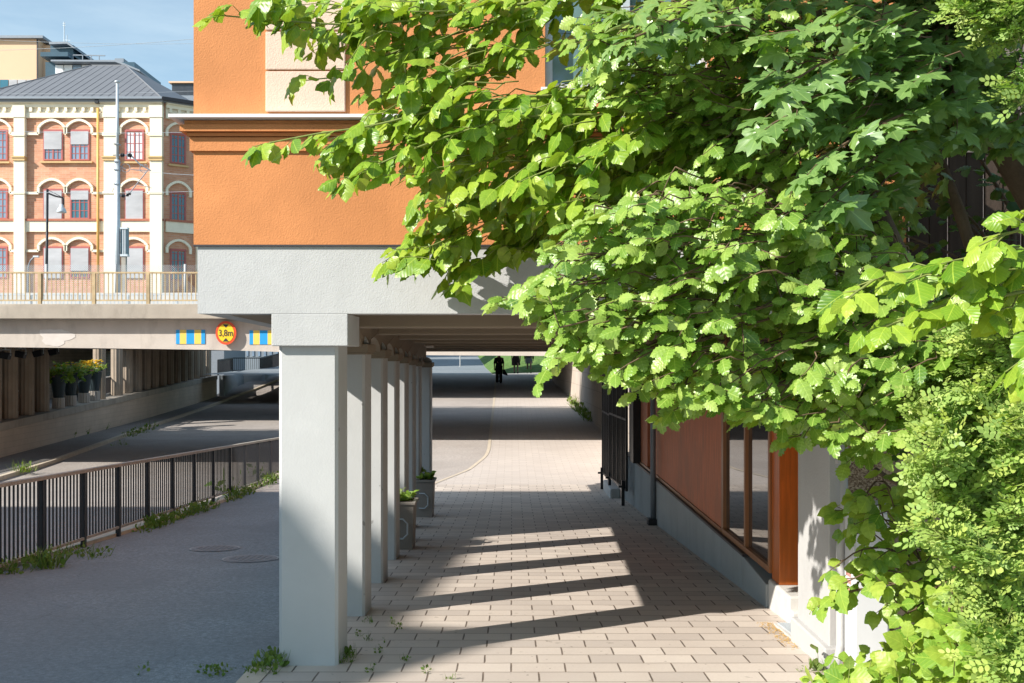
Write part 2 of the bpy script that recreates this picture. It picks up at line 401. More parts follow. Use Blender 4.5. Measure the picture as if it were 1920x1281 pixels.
M['sorbus'] = leafmat('whitebeam_leaf', (.11, .24, .035), (.25, .42, .06), (.46, .60, .15), TR, .36, 6, .6)
M['maple'] = leafmat('maple_leaf', (.08, .20, .03), (.15, .31, .055), (.32, .49, .12), TR, .30, -1, .8)
M['rose'] = leafmat('rose_leaf', (.13, .29, .05), (.28, .47, .09), (.55, .66, .13), (.9, 1.0, .55), .45, 0, .45)
M['broad'] = leafmat('broad_leaf', (.14, .30, .035), (.26, .43, .055), (.44, .56, .09), TR, .42, 5)
M['weed'] = leafmat('weed_leaf', (.09, .17, .03), (.15, .25, .045), (.28, .34, .08), TR, .6, 0, .3)
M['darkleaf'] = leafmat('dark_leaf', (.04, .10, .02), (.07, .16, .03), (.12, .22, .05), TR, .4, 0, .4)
# ------------------------------------------------------------------ camera, sun, sky
cam = bpy.data.cameras.new('camera'); co = bpy.data.objects.new('camera', cam); COL.objects.link(co)
cam.sensor_width = 36; cam.lens = 36 * FPX / 1920; cam.shift_y = (HY - 640.5) / 1920; cam.clip_end = 3000; cam.clip_start = .05
co.location = (0, 0, CAMZ); co.rotation_euler = (R(90), 0, 0); sc.camera = co
AZ, EL = R(32), R(33)                         # light travels towards +X and away from the camera
sun = bpy.data.lights.new('sun', 'SUN'); so = bpy.data.objects.new('sun', sun); COL.objects.link(so)
sun.energy = 5.0; sun.angle = R(.5); sun.color = (1.0, .945, .86)
d = Vector((math.cos(AZ) * math.cos(EL), math.sin(AZ) * math.cos(EL), -math.sin(EL)))
so.rotation_euler = d.to_track_quat('-Z', 'Y').to_euler(); so.location = (-30, -20, 40)
SUNV = np.array([-d.x, -d.y, -d.z])
w = bpy.data.worlds.new('World'); sc.world = w; w.use_nodes = True; nt = w.node_tree
bg = nt.nodes['Background']; sky = N(nt, 'ShaderNodeTexSky', sky_type='NISHITA'); sky.sun_disc = False
sky.sun_elevation = EL; sky.sun_rotation = math.atan2(-d.x, -d.y); sky.air_density = 1.0; sky.dust_density = .6; sky.ozone_density = 1.4
tc = N(nt, 'ShaderNodeTexCoord'); mp = N(nt, 'ShaderNodeMapping'); mp.inputs['Scale'].default_value = (1.2, 1.2, 6); mp.inputs['Rotation'].default_value = (0, R(7), 0)
L(nt, tc.outputs['Generated'], mp.inputs['Vector'])
cl = noise(nt, mp.outputs['Vector'], 1.6, 8, .62)
L(nt, mix(nt, ramp(nt, cl, [(.35, (.05,) * 3), (.75, (.42,) * 3)]), mix(nt, 1.0, sky.outputs[0], (.92, 1.10, 1.08), 'MULTIPLY'), (6.6, 7.6, 8.0)), bg.inputs['Color']); bg.inputs['Strength'].default_value = .105
sc.view_settings.view_transform = 'Standard'; sc.view_settings.look = 'None'; sc.view_settings.gamma = 1; sc.view_settings.exposure = .62
sc.cycles.max_bounces = 8; sc.cycles.diffuse_bounces = 2; sc.cycles.transmission_bounces = 4; sc.cycles.sample_clamp_indirect = 6

# ------------------------------------------------------------------ ground, roads, pavements
def strip(name, ys, xl, xr, zf, mat_, side=0, nx=1):
    b = MB(); rows = []
    for Y in ys:
        a, c = xl(Y), xr(Y)
        rows.append([(a + (c - a) * i / nx, Y, zf(Y)) for i in range(nx + 1)])
    for i in range(len(rows) - 1):
        for j in range(nx):
            b.quad(rows[i][j], rows[i][j + 1], rows[i + 1][j + 1], rows[i + 1][j])
        if side:
            for j, sgn in ((0, 1), (nx, -1)):
                p, q = rows[i][j], rows[i + 1][j]
                p2, q2 = (p[0], p[1], p[2] - side), (q[0], q[1], q[2] - side)
                b.quad(*((p, q, q2, p2) if sgn > 0 else (q, p, p2, q2)))
    o = b.build(name, mat_); o['kind'] = 'structure'; return o
ys = lambda a, b, n: list(np.linspace(a, b, n))
g = MB().quad((-700, -300, -2.0), (700, -300, -2.0), (700, 1500, -2.0), (-700, 1500, -2.0)).build('ground', M['track']); g['kind'] = 'structure'
def xk(Y): return interp(Y, [(-30, -14.2), (25, -14.4), (29.3, -14.8), (48.6, -16.9), (67, -18.2), (80, -18.5), (160, -19)])
def xw(Y): return -17.4 - .0579 * (Y - 34.5)
strip('road', ys(-30, 160, 96), xk, lambda Y: -6.0, rz, M['road'])
strip('sidewalk', ys(-30, 84, 60), lambda Y: min(xw(Y), xk(Y) - .9) - .4, lambda Y: xk(Y) - .17, lambda Y: rz(Y) + .12, M['sidewalk'])
strip('kerb', ys(-30, 84, 60), lambda Y: xk(Y) - .17, xk, lambda Y: rz(Y) + .125, M['stone'], side=.3)
strip('footway', ys(-12, 22.5, 40), lambda Y: -5.98, lambda Y: 3.4, gz, M['asphalt'], side=1.6)
strip('footway', ys(22.5, 62, 50), lambda Y: -5.98, lambda Y: 3.4, gz, M['path'], side=1.6)
strip('kerb', ys(7, 30, 24), lambda Y: -6.12, lambda Y: -5.86, lambda Y: gz(Y) + .05, M['stone'], side=.4)
def xpl(Y):
    t = interp(Y, [(0, -1.70), (7.25, -1.70), (21.5, -2.05), (22.5, -2.0), (24.0, -1.85), (27, -1.1), (29.5, -.72), (31, -.66), (60, -.9), (62, -.9)]); return t
strip('pavement', ys(24, 62, 80), xpl, lambda Y: 3.35, lambda Y: gz(Y) + .008, M['farpaving'])
strip('pavement', ys(-12, 7.2, 20) + ys(7.5, 24, 40), xpl, lambda Y: 3.35, lambda Y: gz(Y) + .008, M['paving'])
strip('kerb', ys(23.2, 62, 60), lambda Y: xpl(Y) - .10, xpl, lambda Y: gz(Y) + .016, M['stone'])
strip('kerb', ys(-2, 7.25, 10), lambda Y: -1.86, lambda Y: -1.70, lambda Y: gz(Y) + .014, M['stone'])
strip('path', ys(62, 150, 40), lambda Y: -19, lambda Y: -1.2 - (Y - 62) * .05, gz, M['asphalt'])  # darker bluish asphalt stands in for shadow on the far road
b = MB(); rows = []
for i, Y in enumerate(np.linspace(62, 130, 24)):
    x0 = -1.2 - (Y - 62) * .05
    rows.append([(x0 + (22 - x0) * t, Y, gz(Y) + .02 + (t ** .7) * 7.5 * min(1, (Y - 61.5) / 9) + .12 * math.sin(Y * 1.3 + t * 9) * t) for t in np.linspace(0, 1, 14)])
for i in range(23):
    for j in range(13): b.quad(rows[i][j], rows[i][j + 1], rows[i + 1][j + 1], rows[i + 1][j])
tag(b.build('grass_bank', M['grass'], smooth=True), kind='structure')

# manhole covers
def manhole(px, py, r, label):
    Y = 11.0
    for _ in range(30): Y = interp(Y, PED) * FPX / (py - HY)
    X = (px - CX) / FPX * Y; z = gz(Y)
    t = thing('manhole_cover', (X, Y, z), label, 'manhole cover', 'manhole covers in the footway')
    sl = (gz(Y + .3) - gz(Y - .3)) / .6
    def disc(r0, r1, h, name, mt):
        m = MB(); n = 36; vs = []
        for rr in (r0, r1):
            for k in range(n):
                a = 2 * math.pi * k / n; vs.append((X + rr * math.cos(a), Y + rr * math.sin(a), z + h + sl * rr * math.sin(a)))
        m.add(vs, [(k, (k + 1) % n, n + (k + 1) % n, n + k) for k in range(n)] + ([tuple(range(n))[::-1]] if r0 < .01 or name == 'lid' else [])); m.f = [f if len(f) == 4 else f for f in m.f]
        return m.build(name, mt, t)
    M['ironlid'] = M.get('ironlid') or simple('worn_iron_lid', (.20, .20, .21), .6, .15, 14, 80, .003)
    disc(r * .93, r, .008, 'frame_ring', M['plinth'])
    m = MB(); n = 36
    m.add([(X + r * .92 * math.cos(2 * math.pi * k / n), Y + r * .92 * math.sin(2 * math.pi * k / n), z + .010 + sl * r * .92 * math.sin(2 * math.pi * k / n)) for k in range(n)], [tuple(range(n))])
    for i in range(-3, 4):
        for j in range(-3, 4):
            u, v = i * r * .21, j * r * .21
            if u * u + v * v < (r * .72) ** 2: m.box(X + u - r * .06, X + u + r * .06, Y + v - r * .06, Y + v + r * .06, z + .008 + sl * v, z + .016 + sl * v)
    m.build('lid', M['ironlid'], t)
manhole(403, 1029, .33, 'round iron manhole cover in the asphalt, the one nearer the black railing')
manhole(470, 1048, .35, 'round iron manhole cover partly hidden behind the front grey column')

# ------------------------------------------------------------------ the orange arcade building
bd = thing('arcade_building', (0, 14, 0), 'orange plastered building raised on grey columns over a paved passage, with white capped cornice', 'building')
FY = 7.2; S = FPX / FY
def fx(px): return (px - CX) / S
def fz(py): return CAMZ + (HY - py) / S
XL, XR, YB = fx(363), 2.80, 21.6
zs, zo, zc0, zc1 = fz(588), fz(459), fz(286), fz(212)
# upper mass with a window opening
wx0, wx1, wz0 = fx(1022), fx(1330), fz(166)
m = MB()
ztop = CAMZ + 9.5
m.box(XL, XR, FY + .25, YB, zo - .02, ztop)
m.box(XL, wx0, FY, FY + .25, zo, ztop); m.box(wx1, XR, FY, FY + .25, zo, ztop); m.box(wx0, wx1, FY, FY + .25, zo, wz0); m.box(wx0, wx1, FY, FY + .25, wz0 + 1.9, ztop)
m.build('wall', M['orange'], bd)
# grey lower band: front and sides, hollow inside for the passage ceiling
sl = -.020
def soff(Y): return zs + sl * (Y - FY)
m = MB()
gx0 = fx(369.5)
m.box(gx0, XR - .03, FY + .012, FY + .27, zs, zo - .004)                               # front fascia
m.hexa([(gx0, FY + .27, soff(FY)), (gx0 + .14, FY + .27, soff(FY)), (gx0 + .14, YB - .2, soff(YB)), (gx0, YB - .2, soff(YB)),
        (gx0, FY + .27, zo - .004), (gx0 + .14, FY + .27, zo - .004), (gx0 + .14, YB - .2, zo - .004), (gx0, YB - .2, zo - .004)])   # left fascia
m.build('fascia', M['grey'], bd)
m = MB(); m.box(XL - .002, XR, FY - .006, FY + .02, zo - .012, zo + .0); m.build('shadow_line', M['signdark'], bd)  # dark strip painted in for the shadow line under the orange plaster
# balcony-like left overhang soffit
m = MB()
m.hexa([(gx0 + .14, FY + .27, soff(FY) + .004), (-1.70, FY + .27, soff(FY) + .004), (-2.2, YB - .2, soff(YB) + .004), (gx0 + .14, YB - .2, soff(YB) + .004),
        (gx0 + .14, FY + .27, zo - .01), (-1.70, FY + .27, zo - .01), (-2.2, YB - .2, zo - .01), (gx0 + .14, YB - .2, zo - .01)])
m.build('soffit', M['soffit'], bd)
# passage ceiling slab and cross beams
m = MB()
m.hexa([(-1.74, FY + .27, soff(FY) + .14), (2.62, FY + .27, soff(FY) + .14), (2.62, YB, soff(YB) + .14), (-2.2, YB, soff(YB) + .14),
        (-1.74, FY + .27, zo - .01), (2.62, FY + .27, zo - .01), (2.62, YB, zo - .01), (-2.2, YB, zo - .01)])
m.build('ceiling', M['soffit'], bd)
for k in range(8):
    Y = 8.05 + 1.75 * k; zb = CAMZ + .225 - .011 * (Y - 8.0)
    m = MB(); m.box(-1.30, 2.46, Y, Y + .32, zb, zb + .30); m.build('ceiling_beam', M['soffit'], bd, bevel=.012)
m = MB(); m.box(-2.1, 2.62, YB - .34, YB - .04, CAMZ + .085, zo - .02); m.build('rear_beam', M['soffit'], bd)
# columns
PIT = 1.75
def colx(Y): return -1.25 - .035 * (Y - 7.27)
def capz(Y): return CAMZ + .069 - .0225 * (Y - 7.27)
CW, CD = .425, .44
ncol = 8
for k in range(ncol):
    Y = 7.27 + PIT * k; x1 = colx(Y); x0 = x1 - CW; zt = capz(Y); zb = gz(Y) - .05
    if k == ncol - 1: x1 += .11
    m = MB()
    c = .022
    pl = [(x0 + c, Y), (x1 - c, Y), (x1, Y + c), (x1, Y + CD - c), (x1 - c, Y + CD), (x0 + c, Y + CD), (x0, Y + CD - c), (x0, Y + c)]
    lev = [zb + (zt - zb) * t for t in (0, .2, .4, .6, .8, 1)]
    for i in range(len(lev) - 1): m.prism([(p[0], p[1], lev[i]) for p in pl], (0, 0, lev[i + 1] - lev[i]))
    m = MB(); m.prism([(p[0], p[1], zb) for p in pl], (0, 0, zt - zb + (.02 if k else 0)))
    cobj = m.build('column', M['smoothgrey'], bd)
    if k == 0:
        m = MB(); m.box(fx(508), fx(651.5), FY + .012, 7.27 + CD + .05, zt, zs - .001); m.build('capital', M['grey'], cobj, bevel=.006)
    else:
        m = MB(); m.box(x0 - .06, x1 + .035, Y - .05, Y + CD + .05, zt, zt + .075); m.box(x0 - .03, x1 + .018, Y - .025, Y + CD + .025, zt - .02, zt)
        m.build('capital', M['soffit'], cobj, bevel=.006)
        m = MB(); nn = 14; xc = (x1 - .085); rr = .105
        m.prism([(xc + rr * math.cos(math.pi * i / nn), Y + .055, zt + .075 + rr * .95 * math.sin(math.pi * i / nn)) for i in range(nn + 1)], (0, .06, 0)); m.build('arch_relief', M['smoothgrey'], cobj)
# longitudinal beam with small arches between the capitals
for k in range(ncol - 1):
    Ya, Yb = 7.27 + PIT * k + CD + .05, 7.27 + PIT * (k + 1) - .05
    za, zb2 = capz(Ya) + .075, capz(Yb) + .075
    n = 12; arch = []
    for i in range(n + 1):
        t = i / n; arch.append((Ya + (Yb - Ya) * t, za + (zb2 - za) * t + .13 * math.sin(math.pi * t) ** .6 - .03))
    if k == 0: pass
    bk = .30 if k == 0 else .55
    m = MB()
    poly = [(colx(y) - .02, y, z) for y, z in arch] + [(colx(Yb) - .02, Yb + .6, soff(Yb) + .13), (colx(Ya) - .02, Ya - bk, soff(Ya) + .13)]
    poly[0:0] = [(colx(Ya) - .02, Ya - bk, za - .03)]; poly.insert(len(poly) - 2, (colx(Yb) - .02, Yb + .6, zb2 - .03))
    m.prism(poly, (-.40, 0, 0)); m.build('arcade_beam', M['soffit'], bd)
# cornice, beige corner panels
m = MB()
def ring(y0, y1, out, top_slope=0):
    za, zb = fz(y0), fz(y1)     # y0 lower px row, y1 upper px row
    o = out
    m.hexa([(XL - o, FY - o, za), (XR + .05, FY - o, za), (XR + .05, FY + .1, za), (XL - o, FY + .1, za), (XL - o, FY - o, zb), (XR + .05, FY - o, zb), (XR + .05, FY + .1, zb + top_slope), (XL - o, FY + .1, zb + top_slope)])
    m.hexa([(XL - o, FY + .1, za), (XL + .1, FY + .1, za), (XL + .1, YB, za), (XL - o, YB, za), (XL - o, FY + .1, zb), (XL + .1, FY + .1, zb + top_slope), (XL + .1, YB, zb + top_slope), (XL - o, YB, zb)])
ring(284, 259, .022); ring(257, 251, .035); ring(250, 238, .075); ring(237, 229, .05)
m.build('cornice', M['orange'], bd)
m = MB(); ring(228, 222, .135, .055); m.build('flashing', M['flash'], bd)
for a, c in ((210, 135), (132, 61), (58, -12), (-15, -90)):
    m = MB(); m.box(fx(499), fx(648), FY - .022, FY + .1, fz(a), fz(c)); m.build('quoin_panel', M['beige'], bd, bevel=.006)
# upper window
m = MB()
t = .055
m.box(wx0, wx0 + t, FY + .07, FY + .2, wz0, wz0 + 1.9); m.box(wx1 - t, wx1, FY + .07, FY + .2, wz0, wz0 + 1.9); m.box(wx0 + t, wx1 - t, FY + .07, FY + .2, wz0, wz0 + t); m.box((wx0 + wx1) / 2 - .03, (wx0 + wx1) / 2 + .03, FY + .075, FY + .19, wz0 + t, wz0 + 1.9)
wf = m.build('window', M['galv'], bd, bevel=.004)
m = MB(); m.quad((wx0 + t, FY + .13, wz0 + t), (wx1 - t, FY + .13, wz0 + t), (wx1 - t, FY + .13, wz0 + 1.9), (wx0 + t, FY + .13, wz0 + 1.9)); m.build('pane', M['greenglass'], wf)
m = MB(); m.box(wx0 - .03, wx1 + .03, FY - .05, FY + .06, wz0 - .03, wz0 - .002); m.build('sill', M['flash'], wf)

# ---- right-hand shop wall of the passage
def rx(px, X): return X * FPX / (px - CX)     # distance at which the plane x = X shows at pixel column px
zsill = CAMZ - 2.05; XW = 2.36
m = MB()
Yp0, Yp1 = 9.42, YB
n = 12
for i in range(n):
    ya, yb = Yp0 + (Yp1 - Yp0) * i / n, Yp0 + (Yp1 - Yp0) * (i + 1) / n - .008
    dip0 = -.075 if i == 0 else 0
    m.hexa([(XW, ya, gz(ya) - .1), (2.62, ya, gz(ya) - .1), (2.62, yb, gz(yb) - .1), (XW, yb, gz(yb) - .1), (XW, ya, zsill + dip0), (2.62, ya, zsill + dip0), (2.62, yb, zsill), (XW, yb, zsill)])
m.build('plinth', M['plinth'], bd, bevel=.01)
m = MB(); m.box(XW - .012, XW + .06, Yp0 + .9, Yp1, zsill + .002, zsill + .03); m.build('plinth_ledge', M['signdark'], bd)
XC = 2.405; zt = soff(12) + .12
ya, yb = rx(1355, XC), rx(1221, XC)
m = MB(); m.box(XC, 2.6, ya + .012, yb - .03, zsill + .045, zt); m.build('cladding_panel', M['cladding'], bd)
m = MB(); m.box(XC, 2.6, rx(1214, XC), rx(1186, XC), zsill + .045, zt); m.build('cladding_panel', M['cladding'], bd)
m = MB(); m.box(XC - .015, 2.6, ya - .05, ya, zsill + .03, zt); m.box(XC - .018, 2.6, ya + .012, rx(1186, XC), zsill + .031, zsill + .075); m.build('cladding_trim', M['woodframe'], bd)
# shop window
y0w, y1w = 9.40, ya - .05
m = MB(); t = .06
m.box(XC - .02, XC + .06, y0w, y1w, zsill + .03, zsill + .03 + t)
for yy in (y0w, 10.38, y1w - t): m.box(XC - .018, XC + .06, yy, yy + t, zsill + .03 + t, zt)
wf = m.build('window', M['woodframe'], bd, bevel=.004)
m = MB(); m.quad((XC + .02, y0w + .03, zsill + .06), (XC + .02, y0w + .03, zt), (XC + .02, y1w - .03, zt), (XC + .02, y1w - .03, zsill + .06)); m.build('pane', M['glass'], wf)
m = MB(); m.box(2.41, 2.615, 9.14, 9.40, zsill - .02, zt); m.build('door_post', M['woodpost'], bd, bevel=.006)
m = MB(); m.box(2.612, 3.4, 9.20, 9.26, zsill + .10, zt); m.build('door', M['glass'], bd)
m = MB(); m.box(2.612, 3.4, 9.17, 9.28, zsill - .02, zsill + .10); m.build('door_threshold', M['woodframe'], bd)
m = MB(); m.box(XW + .02, 3.3, 8.72, 9.42, gz(9) - .1, zsill - .022); m.box(XW + .03, 3.3, 8.66, 8.9, gz(9) - .1, zsill - .14); m.build('door_step', M['stepstone'], bd, bevel=.02)
# white pillar at the street end of the shop wall
m = MB(); m.box(2.262, 2.345, FY + .03, 8.02, gz(7.5) - .1, zs + .1); m.box(2.345, 2.66, 7.36, 7.98, gz(7.5) - .1, zs + .1); m.build('pillar', M['white'], bd, bevel=.008)
m = MB(); m.box(2.215, 2.36, FY - .02, 8.06, gz(7.5) - .1, gz(7.5) + .17); m.build('pillar_base', M['white'], bd, bevel=.012)
m = MB(); m.box(2.35, 2.72, FY + .05, 7.34, gz(7.3) - .1, zs + .02); m.build('pebbledash_wall', M['pebble'], bd)
m = MB(); m.box(2.62, 2.8, 8.02, YB, gz(15) - .5, zs); m.build('rear_wall', M['tanbrick'], bd)

def pipe(name, pts, r, mt, label, cat, brackets=True, shoe=True):
    t = thing(name, pts[-1], label, cat)
    m = MB(); m.tube(pts, r, 10); m.build('pipe', mt, t, smooth=True)
    if brackets:
        for f in (.3, .75):
            p = Vector(pts[0]).lerp(Vector(pts[-1]), f); m = MB(); m.box(p.x - r * 1.25, p.x + r * 1.25 + .02, p.y - r * 1.2, p.y + r * 1.2, p.z - .015, p.z + .015); m.build('bracket', mt, t)
    return t
Yd = 16.6
t = thing('downpipe', (2.31, Yd, gz(Yd)), 'slim dark grey downpipe standing against the ribbed red cladding in the passage', 'downpipe')
m = MB(); m.tube([(2.31, Yd, gz(Yd) + .06), (2.31, Yd, zt)], .045, 10); m.build('pipe', M['greysteel'], t, smooth=True)
m = MB(); m.box(2.22, 2.36, Yd - .12, Yd + .12, gz(Yd) - .02, gz(Yd) + .11); m.build('foot_block', M['black'], t, bevel=.01)
pp = [(2.325, 7.10, fz(700)), (2.325, 7.10, fz(1000)), (2.30, 7.10, fz(1015)), (2.30, 7.10, gz(7.1) + .2), (2.26, 7.06, gz(7.1) + .04)]
pipe('downpipe', pp, .028, M['white'], 'white downpipe on the corner of the white pillar, ending in a broken foot', 'downpipe')
t = thing('conduit_post', (2.38, 7.12, gz(7.1)), 'faded pinkish red conduit post between the white pillar and the white cabinet', 'conduit')
m = MB(); m.box(2.35, 2.41, 7.10, 7.17, gz(7.1), fz(1012)); m.tube([(2.335, 7.12, gz(7.1)), (2.335, 7.12, fz(1100))], .012, 8); m.build('cover', M['pink'], t, bevel=.005)
m = MB(); m.tube([(2.38, 7.13, fz(1012)), (2.38, 7.13, fz(1004)), (2.41, 7.13, fz(1000))], .018, 8); m.build('cap', M['white'], t)
t = thing('floor_grate', (2.45, 8.35, gz(8.3)), 'galvanised foot scraper grate on the slabs before the shop step', 'grate')
m = MB()
x0, x1, yA, yB = 2.235, 2.60, 8.04, 8.66
zf = lambda y: gz(y) + .012
m.hexa([(x0, yA, zf(yA) - .01), (x1, yA, zf(yA) - .01), (x1, yB, zf(yB) - .01), (x0, yB, zf(yB) - .01), (x0, yA, zf(yA) + .012), (x1, yA, zf(yA) + .012), (x1, yB, zf(yB) + .012), (x0, yB, zf(yB) + .012)]); m.build('frame', M['stepstone'], t)
m = MB()
for i in range(22):
    x = x0 + .03 + (x1 - x0 - .06) * i / 21; m.bar((x, yA + .03, zf(yA) + .02), (x, yB - .03, zf(yB) + .02), .006, .012)
m.build('bars', M['galv'], t)
# fallen yellow catkins by the step
m = MB()
for i in range(420):
    a = rng.random(); x = 2.14 + .16 * rng.random() + .0 * a; y = 7.75 + 1.0 * rng.random()
    x = 2.22 - .10 * rng.random() ** 2 + (0.02 * rng.standard_normal()); zz = gz(y) + .012; s = .004 + .008 * rng.random(); an = rng.random() * 6.28
    dx, dy = math.cos(an) * s, math.sin(an) * s
    m.add([(x - dx, y - dy, zz), (x + dy * .5, y - dx * .5, zz + .003), (x + dx, y + dy, zz), (x - dy * .5, y + dx * .5, zz + .003)], [(0, 1, 2, 3)])
tag(m.build('litter', simple('dry_seed_litter', (.60, .38, .12), .9, .3, 30)), kind='stuff')
# utility cabinet
t = thing('utility_cabinet', (2.47, 7.03, gz(7)), 'white metal utility cabinet half hidden by leaves beside the white pillar', 'cabinet')
cx0, cx1 = (1600 - CX) / FPX * 6.9, (1668 - CX) / FPX * 6.9
ct = CAMZ + (HY - 955) / FPX * 6.9
m = MB(); m.box(cx0, cx1, 6.9, 7.09, gz(7) - .02, ct); m.build('body', M['cabinet'], t, bevel=.006)
m = MB(); m.box(cx0 - .018, cx1 + .018, 6.88, 7.095, ct + .002, ct + .035); m.build('lid', M['cabinet'], t, bevel=.008)
m = MB(); m.box(cx0 + .015, cx1 - .015, 6.890, 6.899, gz(7) + .12, ct - .03); dr = m.build('door', M['cabinet'], t, bevel=.003)
m = MB(); m.lathe((cx0 + .17, 6.885, gz(7) + .75), [(.012, 0), (.012, .012), (.006, .014)], 10, axis='y'); m.build('lock', M['greysteel'], dr)
m = MB()
for i in range(4): m.box(cx0 - .004, cx0 - .0005, 6.95, 7.04, gz(7) + .55 + .05 * i, gz(7) + .575 + .05 * i)
m.build('label_strip', M['pink'], t)

# gate of black bars folded against the wall at the far end of the passage
t = thing('folding_gate', (2.2, 22, gz(22)), 'tall black steel bar gate folded back against the passage wall', 'gate')
gt = soff(21) + .1
for (p0, p1) in (((2.22, 19.6), (2.12, 21.9)), ((2.12, 21.92), (2.06, 23.0))):
    m = MB(); (xa, ya), (xb, yb) = p0, p1
    zA, zB = gz(ya) + .32, gz(yb) + .40
    for z0, z1 in ((zA, zB), (gt - .04, gt - .04), ((zA + gt) / 2, (zB + gt) / 2)): m.bar((xa, ya, z0), (xb, yb, z1), .04)
    for q in range(25):
        f = q / 24; x, y = xa + (xb - xa) * f, ya + (yb - ya) * f
        r_ = .045 if q % 6 == 0 else .022
        m.bar((x, y, zA + (zB - zA) * f), (x, y, gt), r_)
    m.build('leaf_panel', M['black'], t)
for (x, y) in ((2.17, 19.8), (2.11, 21.9), (2.04, 23.0)):
    m = MB(); m.box(x - .03, x + .03, y - .03, y + .03, gz(y), gz(y) + .5); m.box(x - .09, x - .03, y - .02, y + .02, gz(y) + .36, gz(y) + .40); m.build('post_foot', M['black'], t)
m = MB(); m.box(2.26, 2.40, 18.9, 19.5, zsill + .04, gt); m.build('side_panel', M['black'], t)
t = thing('stone_block', (2.2, 22.3, gz(22.3)), 'low pale stone block at the foot of the black folding gate', 'block')
m = MB(); m.box(2.06, 2.28, 21.3, 22.9, gz(22) - .05, gz(22) + .22); m.build('block', M['smoothgrey'], t, bevel=.03)

# ------------------------------------------------------------------ planters by the columns
def planter(x1, py_base, wd, hgt, label, plabel, seed):
    Y = 13.0
    for _ in range(40): Y = interp(Y, PED) * FPX / (py_base - HY)
    z = gz(Y); x0 = x1 - wd
    t = thing('planter', ((x0 + x1) / 2, Y, z), label, 'planter')
    m = MB(); tp = .02; dpt = .42
    m.hexa([(x0 + tp, Y + tp, z), (x1 - tp, Y + tp, z), (x1 - tp, Y + dpt - tp, z - .02), (x0 + tp, Y + dpt - tp, z - .02), (x0, Y, z + hgt), (x1, Y, z + hgt), (x1, Y + dpt, z + hgt), (x0, Y + dpt, z + hgt)])
    m.build('box', M['planter'], t, bevel=.008)
    m = MB(); r = .025
    m.box(x0 - r, x1 + r, Y - r, Y + dpt + r, z + hgt + .001, z + hgt + .04); m.build('rim', M['planter'], t, bevel=.008)
    m = MB(); hx = x0 + wd * .52; hz = z + hgt * .48
    m.tube([(hx - .05, Y - .004, hz + .13), (hx + .05, Y - .03, hz + .13), (hx + .11, Y - .03, hz + .07), (hx + .11, Y - .03, hz - .07), (hx + .05, Y - .03, hz - .13), (hx - .05, Y - .004, hz - .13)], .012, 6); m.build('handle', M['galv'], t)
    m = MB(); m.box(x0 + .03, x1 - .03, Y + .03, Y + dpt - .03, z + hgt + .03, z + hgt + .045); m.build('soil', M['soil'], t)
    return (x0 + x1) / 2, Y + dpt / 2, z + hgt + .045, plabel, seed
PLANTERS = [planter(-1.305, 1032, .40, .60, 'taupe square planter with ring handle between two columns, the nearer of two', 'low leafy green plant growing in the nearer taupe planter', 3),
            planter(-1.375, 971, .42, .62, 'taupe square planter at the foot of the farthest columns', 'broad leaved hosta growing in the farther taupe planter', 5)]

# ------------------------------------------------------------------ street railing
def railing():
    t = thing('street_railing', (-5.9, 18, gz(18)), 'long black bar railing with weathered flat top rail along the sunken road', 'railing')
    def rxx(Y): return interp(Y, [(9, -5.72), (12.5, -5.80), (24, -6.0), (31, -6.05)])
    pitch = 1.27; Y0 = 12.5 - pitch * 6; posts = [Y0 + pitch * k for k in range(21)]
    top = lambda Y: CAMZ - (1.487 + .0457 * (Y - 12.5)); bot = lambda Y: CAMZ - (2.42 + .0495 * (Y - 12.5))
    m = MB()
    for a, c in zip(posts[:-1], posts[1:]):
        xa, xb = rxx(a), rxx(c)
        m.hexa([(xa - .045, a, top(a) - .045), (xa + .045, a, top(a) - .045), (xb + .045, c, top(c) - .045), (xb - .045, c, top(c) - .045), (xa - .045, a, top(a)), (xa + .045, a, top(a)), (xb + .045, c, top(c)), (xb - .045, c, top(c))])
    m.build('top_rail', M['railtop'], t)
    m = MB()
    for a, c in zip(posts[:-1], posts[1:]): m.bar((rxx(a), a, bot(a)), (rxx(c), c, bot(c)), .05, .035)
    m.build('bottom_rail', M['railtop'], t)
    for Y in posts:
        m = MB(); m.box(rxx(Y) - .03, rxx(Y) + .03, Y - .03, Y + .03, gz(Y) - .05, top(Y) - .047); m.build('post', M['black'], t)
    for a, c in zip(posts[:-1], posts[1:]):
        m = MB()
        for q in range(1, 12):
            Y = a + (c - a) * q / 12; x = rxx(Y); m.box(x - .008, x + .008, Y - .011, Y + .011, bot(Y) + .01, top(Y) - .045)
        m.build('baluster_panel', M['black'], t)
railing()
